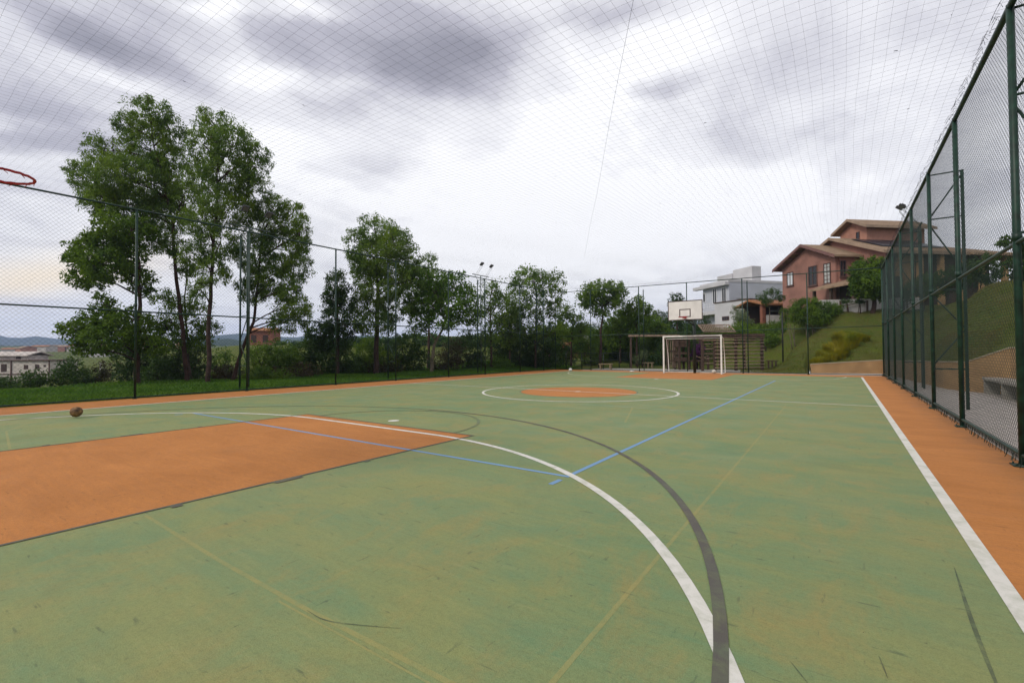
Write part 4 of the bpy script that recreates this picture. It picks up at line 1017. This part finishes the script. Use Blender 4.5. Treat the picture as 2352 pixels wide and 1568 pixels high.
tree('tree','bushy green tree between the umbrella shaped tree and the backboard','tree',40,[(1425,850),(1425,790),(1424,750)],.10,
 [(1420,728,24,20),(1440,745,28,22),(1405,752,28,22),(1425,775,40,26),(1500,748,26,22),(1520,765,28,24)],M['leafmid'],M['bark'],group=G,ll=.17,lw=.09,sp=.44,per=22,shell=.3)
tree('tree','small round tree just left of the basketball backboard','tree',38,[(1463,850),(1463,780),(1462,730)],.11,
 [(1462,702,28,24),(1442,722,22,22),(1482,720,22,24),(1462,745,38,26)],M['leafmid'],M['bark'],group=G,ll=.18,lw=.09,sp=.44,per=22,shell=.35)
tree('tree','spiky treetop poking out above the basketball backboard','tree',46,[(1556,830),(1556,740),(1557,700)],.10,[(1556,688,14,14),(1548,702,14,12),(1566,704,14,12),(1556,730,20,24)],M['leafdark'],M['bark'],ll=.24,lw=.08,sp=.45,per=18,droop=-.4)
G2='trees and shrubs around the houses'
tree('tree','dense dark rounded tree on the bank in front of the salmon house','tree',31.8,[(2004,716),(2006,690),(1998,660),(1996,640)],.16,
 [(1998,610,32,20),(1974,630,24,24),(2020,625,26,28),(1998,648,40,30),(1972,660,20,20),(2024,665,24,26),(1996,672,28,12)],M['leafmid'],M['bark'],group=G2,ll=.14,lw=.07,sp=.32,per=34,droop=.2)
tree('tree','thin small tree in front of the orange roofed pavilion','tree',40,[(1768,742),(1768,715),(1766,690)],.05,[(1750,680,14,10),(1775,672,18,11),(1792,684,14,9),(1762,692,18,8)],M['leafdark'],M['barkpale'],group=G2,ll=.15,lw=.06,sp=.34,per=12,shell=.2)
tree('tree','leafy tree at the right edge of the photo beyond the fence','tree',17,[(2375,660),(2360,620),(2345,580)],.09,[(2312,553,18,10),(2345,560,20,14),(2340,590,22,16),(2322,610,18,12),(2370,600,26,40),(2345,628,22,12),(2385,560,30,30)],M['leafdark'],M['bark'],group=G2,ll=.13,lw=.08,sp=.26,per=14,shell=.2)
tree('tree','bare branched sapling against the white house wall','tree',43,[(1700,742),(1700,715),(1697,700)],.04,[(1688,712,12,12),(1706,722,16,12),(1698,735,18,10)],M['leafpale'],M['barkpale'],group=G2,ll=.13,lw=.06,sp=.30,per=10,shell=.2)
bush('bush','broad rounded green bush at the top of the grass bank','bush',32.4,[(1850,705,34,22),(1890,712,36,22),(1820,722,28,18),(1862,728,48,20),(1912,726,20,16)],M['leafmid'],group=G2,sp=.30,per=30,ll=.12,lw=.05,stems=3,bark=M['barkpale'])
bush('bush','dark shrubs on the left side of the salmon house bank below the white house','bush',39,[(1700,752,26,12),(1735,755,26,12),(1770,752,28,14),(1810,745,26,16),(1790,765,22,12)],M['leafmid'],group=G2,sp=.32,per=26,ll=.12,lw=.05)
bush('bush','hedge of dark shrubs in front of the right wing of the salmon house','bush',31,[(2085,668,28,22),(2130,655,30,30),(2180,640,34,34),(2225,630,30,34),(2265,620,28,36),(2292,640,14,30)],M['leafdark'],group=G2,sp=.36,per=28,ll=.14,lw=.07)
bush('bush','shrubs along the whitewashed boundary wall','bush',32.2,[(1915,708,8,9),(1948,691,12,4),(1972,692,12,4)],M['leafdark'],group=G2,sp=.26,per=22,ll=.12,lw=.06)
bush('flowering_shrub','purple flowering shrub behind the white goal','bush',31.2,[(1606,800,11,12),(1597,812,11,10)],M['leafpurple'],sp=.20,per=26,ll=.09,lw=.06)
bush('bush','grey green shrub with pale flowers left of the goal','bush',36,[(1465,822,12,12),(1478,815,12,14)],M['leafpale'],sp=.22,per=12,ll=.09,lw=.04)
bush('flowering_shrub','shrub with pink blossoms by the far left corner of the fence','bush',34.5,[(1250,803,10,9),(1262,810,8,9)],M['pink'],sp=.2,per=8,ll=.07,lw=.06)
bush('bush','pale shrub growing in front of the white garage wall','bush',41,[(1700,728,16,10),(1715,738,18,9)],M['leafpale'],group=G2,sp=.28,per=16,ll=.12,lw=.06)
# bank of ornamental yellow grass
random.seed(9)
for i_,(px,py,rx,ry,D) in enumerate([(1880,822,18,9,26.5),(1900,812,20,11,27),(1920,806,22,12,27.4),(1942,800,22,12,27.8),(1962,793,20,11,28.3),(1978,786,14,9,29)]):
    c=gpt(px,D); r=empty('ornamental_grass',c,'yellow green clump of ornamental grass in the row on the grass bank','plant','row of yellow ornamental grass')
    n=900; V=[];F=[]
    w=rx*D/FPX*1.15; h=ry*D/FPX*1.55
    for k_ in range(n):
        a=random.uniform(0,6.283); q_=random.random()**.5; bx_,by_=q_*w*math.cos(a),q_*w*.8*math.sin(a); z=hz(c.x+bx_,c.y+by_)-c.z
        H=h*random.uniform(.55,1.1); le=random.uniform(.05,.38)*H; dx,dy=math.cos(a)*le+random.uniform(-.1,.1),math.sin(a)*le+random.uniform(-.1,.1); t=a+1.57; wx_,wy_=math.cos(t)*.014,math.sin(t)*.014
        m=len(V); V+= [(bx_-wx_,by_-wy_,z),(bx_+wx_,by_+wy_,z),(bx_+dx*.4+wx_,by_+dy*.4+wy_,z+H*.65),(bx_+dx*.4-wx_,by_+dy*.4-wy_,z+H*.65),(bx_+dx,by_+dy,z+H*.9),(bx_+dx*1.02,by_+dy*1.02,z+H*.88)]
        F+= [(m,m+1,m+2,m+3),(m+3,m+2,m+5,m+4)]
    fastmesh('blades',np.array(V),np.array(F),M['leafyellow'],r)
# undergrowth beyond the left fence
random.seed(33); RS=np.random.RandomState(33)
GU='shrubs growing beyond the left fence'
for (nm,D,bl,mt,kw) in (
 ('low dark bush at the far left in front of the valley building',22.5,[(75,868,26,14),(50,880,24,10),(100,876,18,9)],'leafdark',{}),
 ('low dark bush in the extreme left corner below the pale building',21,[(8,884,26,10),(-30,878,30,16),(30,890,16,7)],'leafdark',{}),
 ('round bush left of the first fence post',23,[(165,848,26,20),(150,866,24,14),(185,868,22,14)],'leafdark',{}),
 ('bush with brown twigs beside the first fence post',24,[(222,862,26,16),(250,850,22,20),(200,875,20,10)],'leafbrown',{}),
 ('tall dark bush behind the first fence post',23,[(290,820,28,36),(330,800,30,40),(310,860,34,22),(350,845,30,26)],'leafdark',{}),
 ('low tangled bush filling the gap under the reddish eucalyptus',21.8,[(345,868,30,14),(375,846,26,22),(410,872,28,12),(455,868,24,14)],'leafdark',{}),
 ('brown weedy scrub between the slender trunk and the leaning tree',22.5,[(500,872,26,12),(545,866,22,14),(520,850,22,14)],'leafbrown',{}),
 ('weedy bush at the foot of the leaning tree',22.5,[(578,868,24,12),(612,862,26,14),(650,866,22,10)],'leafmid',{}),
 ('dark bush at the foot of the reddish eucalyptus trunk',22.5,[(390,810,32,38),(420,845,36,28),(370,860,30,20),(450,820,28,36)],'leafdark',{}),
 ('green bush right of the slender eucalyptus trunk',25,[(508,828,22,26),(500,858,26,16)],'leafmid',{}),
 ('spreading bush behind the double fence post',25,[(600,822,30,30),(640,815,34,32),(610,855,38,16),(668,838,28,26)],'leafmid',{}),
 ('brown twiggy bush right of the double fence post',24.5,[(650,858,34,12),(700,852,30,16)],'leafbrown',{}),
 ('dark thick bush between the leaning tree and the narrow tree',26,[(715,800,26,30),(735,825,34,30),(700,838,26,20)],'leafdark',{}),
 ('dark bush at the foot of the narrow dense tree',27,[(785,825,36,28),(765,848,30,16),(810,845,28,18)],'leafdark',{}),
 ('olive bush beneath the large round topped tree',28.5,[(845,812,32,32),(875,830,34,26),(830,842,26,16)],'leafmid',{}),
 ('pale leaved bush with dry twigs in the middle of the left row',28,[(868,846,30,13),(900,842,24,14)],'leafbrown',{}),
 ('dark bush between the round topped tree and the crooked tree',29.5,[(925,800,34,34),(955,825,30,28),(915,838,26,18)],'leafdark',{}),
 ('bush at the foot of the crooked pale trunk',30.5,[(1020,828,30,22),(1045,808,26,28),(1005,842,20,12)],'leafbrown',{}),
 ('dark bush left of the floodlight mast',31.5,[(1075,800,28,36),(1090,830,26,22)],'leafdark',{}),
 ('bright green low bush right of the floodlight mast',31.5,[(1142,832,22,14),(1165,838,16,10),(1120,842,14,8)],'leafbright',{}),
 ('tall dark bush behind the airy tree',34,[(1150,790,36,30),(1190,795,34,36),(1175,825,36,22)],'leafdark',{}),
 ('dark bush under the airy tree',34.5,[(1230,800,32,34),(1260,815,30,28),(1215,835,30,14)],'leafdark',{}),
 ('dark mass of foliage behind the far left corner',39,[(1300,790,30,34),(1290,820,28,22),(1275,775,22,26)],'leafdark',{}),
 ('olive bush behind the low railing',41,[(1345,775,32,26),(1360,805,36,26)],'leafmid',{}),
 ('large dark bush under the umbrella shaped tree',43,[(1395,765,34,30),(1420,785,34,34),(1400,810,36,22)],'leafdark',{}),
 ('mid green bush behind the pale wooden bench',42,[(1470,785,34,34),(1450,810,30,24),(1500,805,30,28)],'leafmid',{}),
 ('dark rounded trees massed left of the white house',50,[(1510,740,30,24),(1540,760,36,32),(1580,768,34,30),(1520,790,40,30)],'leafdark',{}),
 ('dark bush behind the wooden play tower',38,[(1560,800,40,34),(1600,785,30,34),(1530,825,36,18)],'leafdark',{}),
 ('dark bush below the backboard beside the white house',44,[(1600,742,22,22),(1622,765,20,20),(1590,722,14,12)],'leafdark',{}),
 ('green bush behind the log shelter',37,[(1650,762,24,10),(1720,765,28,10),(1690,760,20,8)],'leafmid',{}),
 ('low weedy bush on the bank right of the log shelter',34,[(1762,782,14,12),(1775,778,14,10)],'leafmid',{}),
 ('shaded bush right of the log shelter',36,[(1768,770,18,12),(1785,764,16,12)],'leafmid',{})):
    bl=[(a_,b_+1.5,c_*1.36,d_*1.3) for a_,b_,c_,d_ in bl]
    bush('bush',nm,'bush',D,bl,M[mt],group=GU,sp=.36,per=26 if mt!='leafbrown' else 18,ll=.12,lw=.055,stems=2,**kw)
# background wood behind everything on the left (far-off mass)
V0=[];F0=[]; off=0
bl=[]
for px in range(640,1720,24):
    D=random.uniform(58,78); top=np.interp(px,[640,760,900,1050,1200,1330,1400,1500,1600,1720],[800,785,775,778,772,755,748,745,770,770])+random.uniform(-6,8)
    x,y=gr(px,D); g_=hz(x,y); zt=yz(top,D); c=Vector((x,y,(g_+zt)/2)); bl.append((c,1.6,1.6,max(.8,(zt-g_)/2)))
cc,rad=blobclusters(bl,.75,.4); V,F=leaves(cc,rad,26,.34,.16,.2); o=fastmesh('far_wood',V,F,M['leafdark']); tag(o,'dense dark wood far behind the row of trees','woodland',kind='stuff')
# ------------------------------------------------------------------ grass blades on the verge
M['bankblade']=leafmat('mown_grass_blades',(.085,.125,.013),(.165,.170,.026),(.175,.140,.040),.3)
def blades(name,pts,h,label,mat='grassblade'):
    n=len(pts); a=RS.rand(n)*6.283; H=h*(.5+RS.rand(n)); le=H*(.2+.6*RS.rand(n)); w=.004+.005*RS.rand(n)
    dx,dy=np.cos(a)*le,np.sin(a)*le; tx,ty=-np.sin(a)*w,np.cos(a)*w; z=height(pts[:,0],pts[:,1])
    P=lambda x,y,z_: np.stack([x,y,z_],-1)
    V=np.stack([P(pts[:,0]-tx,pts[:,1]-ty,z-.01),P(pts[:,0]+tx,pts[:,1]+ty,z-.01),P(pts[:,0]+dx*.4+tx*.7,pts[:,1]+dy*.4+ty*.7,z+H*.65),P(pts[:,0]+dx,pts[:,1]+dy,z+H)],1).reshape(-1,3)
    o=fastmesh(name,V,np.arange(n*4).reshape(-1,4),M[mat]); return tag(o,label,'grass',kind='stuff')
n=150000; u=RS.rand(n)**1.25; X=-16.66-u*8.5; Y=-1+RS.rand(n)*34
# clumpy density
cl=np.sin(X*1.9+np.sin(Y*1.3))*np.cos(Y*1.7+np.sin(X*2.1))+RS.rand(n)*1.6; kp=cl>.1
blades('verge_grass',np.stack([X,Y],-1)[kp],.115,'long green grass growing on the verge beyond the left fence')
n=60000; PX=RS.rand(n)*640+1700; D=25+RS.rand(n)*13
p0=np.array([CC.x,CC.y]); dirs=np.array([CF.x,CF.y])[None]+np.array([CR.x,CR.y])[None]*((PX-1176)/FPX)[:,None]; P2=p0+dirs*D[:,None]
r=np.hypot(P2[:,0]-QX,P2[:,1]-QY); r0=np.interp(np.arctan2(P2[:,1]-QY,P2[:,0]-QX),TH,R0); P2=P2[r>r0+.3]
D3=RS.rand(30000)*12+14.5; PX=RS.rand(30000)*260+2130; dirs=np.array([CF.x,CF.y])[None]+np.array([CR.x,CR.y])[None]*((PX-1176)/FPX)[:,None]; P3=p0+dirs*D3[:,None]
r=np.hypot(P3[:,0]-QX,P3[:,1]-QY); r0=np.interp(np.arctan2(P3[:,1]-QY,P3[:,0]-QX),TH,R0); P3=P3[r>r0+.3]
blades('bank_grass',np.concatenate([P2,P3]),.07,'short mown grass covering the bank below the salmon house','bankblade')
# a few fallen leaves and grit on the court
mb=MB(); random.seed(3)
for k_ in range(70):
    x=random.uniform(-9,1.3); y=random.uniform(1.6,12); a=random.uniform(0,6.28); l=random.uniform(.004,.016)
    mb.add([(x,y,.024),(x+l*math.cos(a),y+l*math.sin(a),.030),(x+l*.4*math.cos(a+1.3),y+l*.4*math.sin(a+1.3),.026)],[(0,1,2)])
tag(mb.build('leaf_litter',M['leafbrown']),'scattered specks of dry leaf on the court floor','litter',kind='stuff')

# ------------------------------------------------------------------ sky and light
SUN_EL,SUN_AZ=R_(38),R_(205)   # azimuth measured from +y clockwise
w=bpy.data.worlds.new("World"); scene.world=w; w.use_nodes=True; t=w.node_tree; t.nodes.clear()
class WN(NT):
    def __init__(s,tree): s.t=tree
n=WN(t)
out=n.n('ShaderNodeOutputWorld'); bg=n.n('ShaderNodeBackground'); bg.inputs[1].default_value=.1
sky=n.n('ShaderNodeTexSky'); sky.sky_type='NISHITA'; sky.sun_disc=False; sky.sun_elevation=SUN_EL; sky.sun_rotation=SUN_AZ
tc=n.n('ShaderNodeTexCoord'); sep=n.n('ShaderNodeSeparateXYZ'); n.l(tc.outputs['Generated'],sep.inputs[0])
zz=n.math('ADD',n.math('MAXIMUM',sep.outputs[2],0.0),.12)
cmb=n.n('ShaderNodeCombineXYZ'); n.l(n.math('DIVIDE',sep.outputs[0],zz),cmb.inputs[0]); n.l(n.math('DIVIDE',sep.outputs[1],zz),cmb.inputs[1])
q=cmb.outputs[0]
# warp
wn=n.n('ShaderNodeTexNoise'); n.l(q,wn.inputs['Vector']); wn.inputs['Scale'].default_value=1.1; wn.inputs['Detail'].default_value=9; wn.inputs['Roughness'].default_value=.62
wv=n.n('ShaderNodeVectorMath'); wv.operation='MULTIPLY_ADD'; n.l(wn.outputs['Color'],wv.inputs[0]); wv.inputs[1].default_value=(.46,.46,0); 
sb=n.n('ShaderNodeVectorMath'); sb.operation='SUBTRACT'; n.l(q,sb.inputs[0]); sb.inputs[1].default_value=(.23,.23,0); n.l(sb.outputs[0],wv.inputs[2]); qw=wv.outputs[0]
def pq(px,py):
    d=(CF+CR*((px-1176)/FPX)+CU*((784-py)/FPX)).normalized(); k_=max(d.z,0)+.12; return np.array([d.x/k_,d.y/k_])
def blob(px,py,rx,ry,ang=0):
    q0=pq(px,py); e=2.0; J=np.stack([(pq(px+e,py)-pq(px-e,py))/(2*e),(pq(px,py+e)-pq(px,py-e))/(2*e)],1)
    Ji=np.linalg.inv(J); a=R_(ang); Rm=np.array([[math.cos(a),math.sin(a)],[-math.sin(a),math.cos(a)]]); A=np.diag([1/rx,1/ry])@Rm@Ji
    s=None
    for row in A:
        d=n.n('ShaderNodeVectorMath'); d.operation='DOT_PRODUCT'; n.l(qw,d.inputs[0]); d.inputs[1].default_value=(row[0],row[1],0)
        v=n.math('SUBTRACT',d.outputs['Value'],float(row@q0)); v=n.math('MULTIPLY',v,v); s=v if s is None else n.math('ADD',s,v)
    return n.math('EXPONENT',n.math('MULTIPLY',s,-1.0))
dark=None
for (px,py,rx,ry,an,amp) in [(935,60,190,75,4,.42),(960,165,190,70,-4,.48),(690,110,100,55,10,.36),(1120,110,120,60,-15,.26),(350,90,520,170,5,.20),(190,75,190,38,24,.42),(410,160,150,34,26,.30),(90,235,170,40,15,.28),(440,250,190,48,12,.22),(760,260,160,40,0,.22),(1490,205,95,26,-14,.36),(1380,20,230,40,-5,.22),(130,330,260,40,5,.28),(1500,380,260,40,-12,.12),(850,375,60,25,10,.22),(1900,90,300,90,-20,.08),(1700,330,300,60,-14,.07)]:
    b=n.math('MULTIPLY',blob(px,py,rx,ry,an),amp); dark=b if dark is None else n.math('ADD',dark,b)
brt=None
for (px,py,rx,ry,an,amp) in [(1250,560,420,150,0,.55),(735,15,70,26,0,.5),(530,30,80,26,8,.42),(632,178,75,30,8,.48),(300,175,150,24,20,.25),(825,188,50,22,0,.28),(1270,300,220,70,-30,.35),(600,330,200,90,15,.28),(1700,500,500,120,0,.22),(60,640,190,50,-10,.3),(1480,140,200,50,-30,.25)]:
    b=n.math('MULTIPLY',blob(px,py,rx,ry,an),amp); brt=b if brt is None else n.math('ADD',brt,b)
fib=n.noise(n.mapv(qw,(1,1,1),(2,5,0)),1.9,10,.66,.25)
fib2=n.noise(n.mapv(qw,(3.2,.9,1),(0,0,0),(0,0,.9)),1.3,6,.6,.3)
f=n.math('ADD',.33,n.math('MULTIPLY',n.math('SUBTRACT',fib,.5),.9)); f=n.math('ADD',f,n.math('MULTIPLY',n.math('SUBTRACT',fib2,.5),.7))
f=n.math('SUBTRACT',n.math('ADD',f,dark),brt)
cr=n.n('ShaderNodeValToRGB'); n.l(f,cr.inputs[0]); e=cr.color_ramp.elements
e[0].position=0; e[0].color=(.97,.965,.98,1); e[1].position=1; e[1].color=(.285,.280,.325,1)
x=e.new(.28); x.color=(.77,.765,.80,1); x=e.new(.6); x.color=(.48,.47,.53,1)
col=cr.outputs[0]
# warm strip low in the left, brighter horizon
hb=n.ramp(sep.outputs[2],.02,.26,.55,0); col=n.mix(hb,col,(.98,.965,.96))
col=n.mix(n.math('MULTIPLY',blob(60,645,270,44,-8),.95),col,(1.02,.86,.64))
col=n.mix(n.math('MULTIPLY',blob(60,700,150,14,4),.35),col,(.52,.52,.60))
mulc=n.mix(1.0,col,(8.8,8.8,8.8),'MULTIPLY')
fin=n.mix(.94,sky.outputs[0],mulc)
n.l(fin,bg.inputs[0]); n.l(bg.outputs[0],out.inputs[0])
sl=bpy.data.lights.new('sun','SUN'); sl.energy=1.5; sl.angle=R_(16); sl.color=(1,.95,.86); so=bpy.data.objects.new('sun',sl); COL.objects.link(so)
sd=Vector((math.sin(SUN_AZ)*math.cos(SUN_EL),math.cos(SUN_AZ)*math.cos(SUN_EL),math.sin(SUN_EL)))
so.rotation_euler=sd.to_track_quat('Z','Y').to_euler(); so.location=(0,0,40)
# haze
HAZE=0.00032
if HAZE:
    hm=bpy.data.materials.new('haze'); hm.use_nodes=True; ht=hm.node_tree; ht.nodes.clear(); ho=ht.nodes.new('ShaderNodeOutputMaterial'); pv=ht.nodes.new('ShaderNodeVolumePrincipled')
    pv.inputs['Color'].default_value=(.50,.64,.98,1); pv.inputs['Density'].default_value=HAZE; pv.inputs['Anisotropy'].default_value=.2; ht.links.new(pv.outputs[0],ho.inputs['Volume'])
    mb=MB(); mb.box((-2600,-1200,-30),(1600,2400,135)); tag(mb.build('haze',hm),kind='stuff')
# ------------------------------------------------------------------ camera
cam=bpy.data.cameras.new('camera'); cam.sensor_width=36; cam.lens=FPX/2352*36; cam.clip_end=6000; cam.clip_start=.05
co=bpy.data.objects.new('camera',cam); COL.objects.link(co); scene.camera=co
Rm=Matrix((CR,CU,-CF)).transposed().to_4x4(); co.matrix_world=Matrix.Translation(CC)@Rm
scene.view_settings.view_transform='Standard'; scene.view_settings.look='None'; scene.view_settings.gamma=1; scene.view_settings.exposure=0.44
scene.cycles.volume_bounces=0; scene.cycles.max_bounces=6; scene.cycles.transparent_max_bounces=16
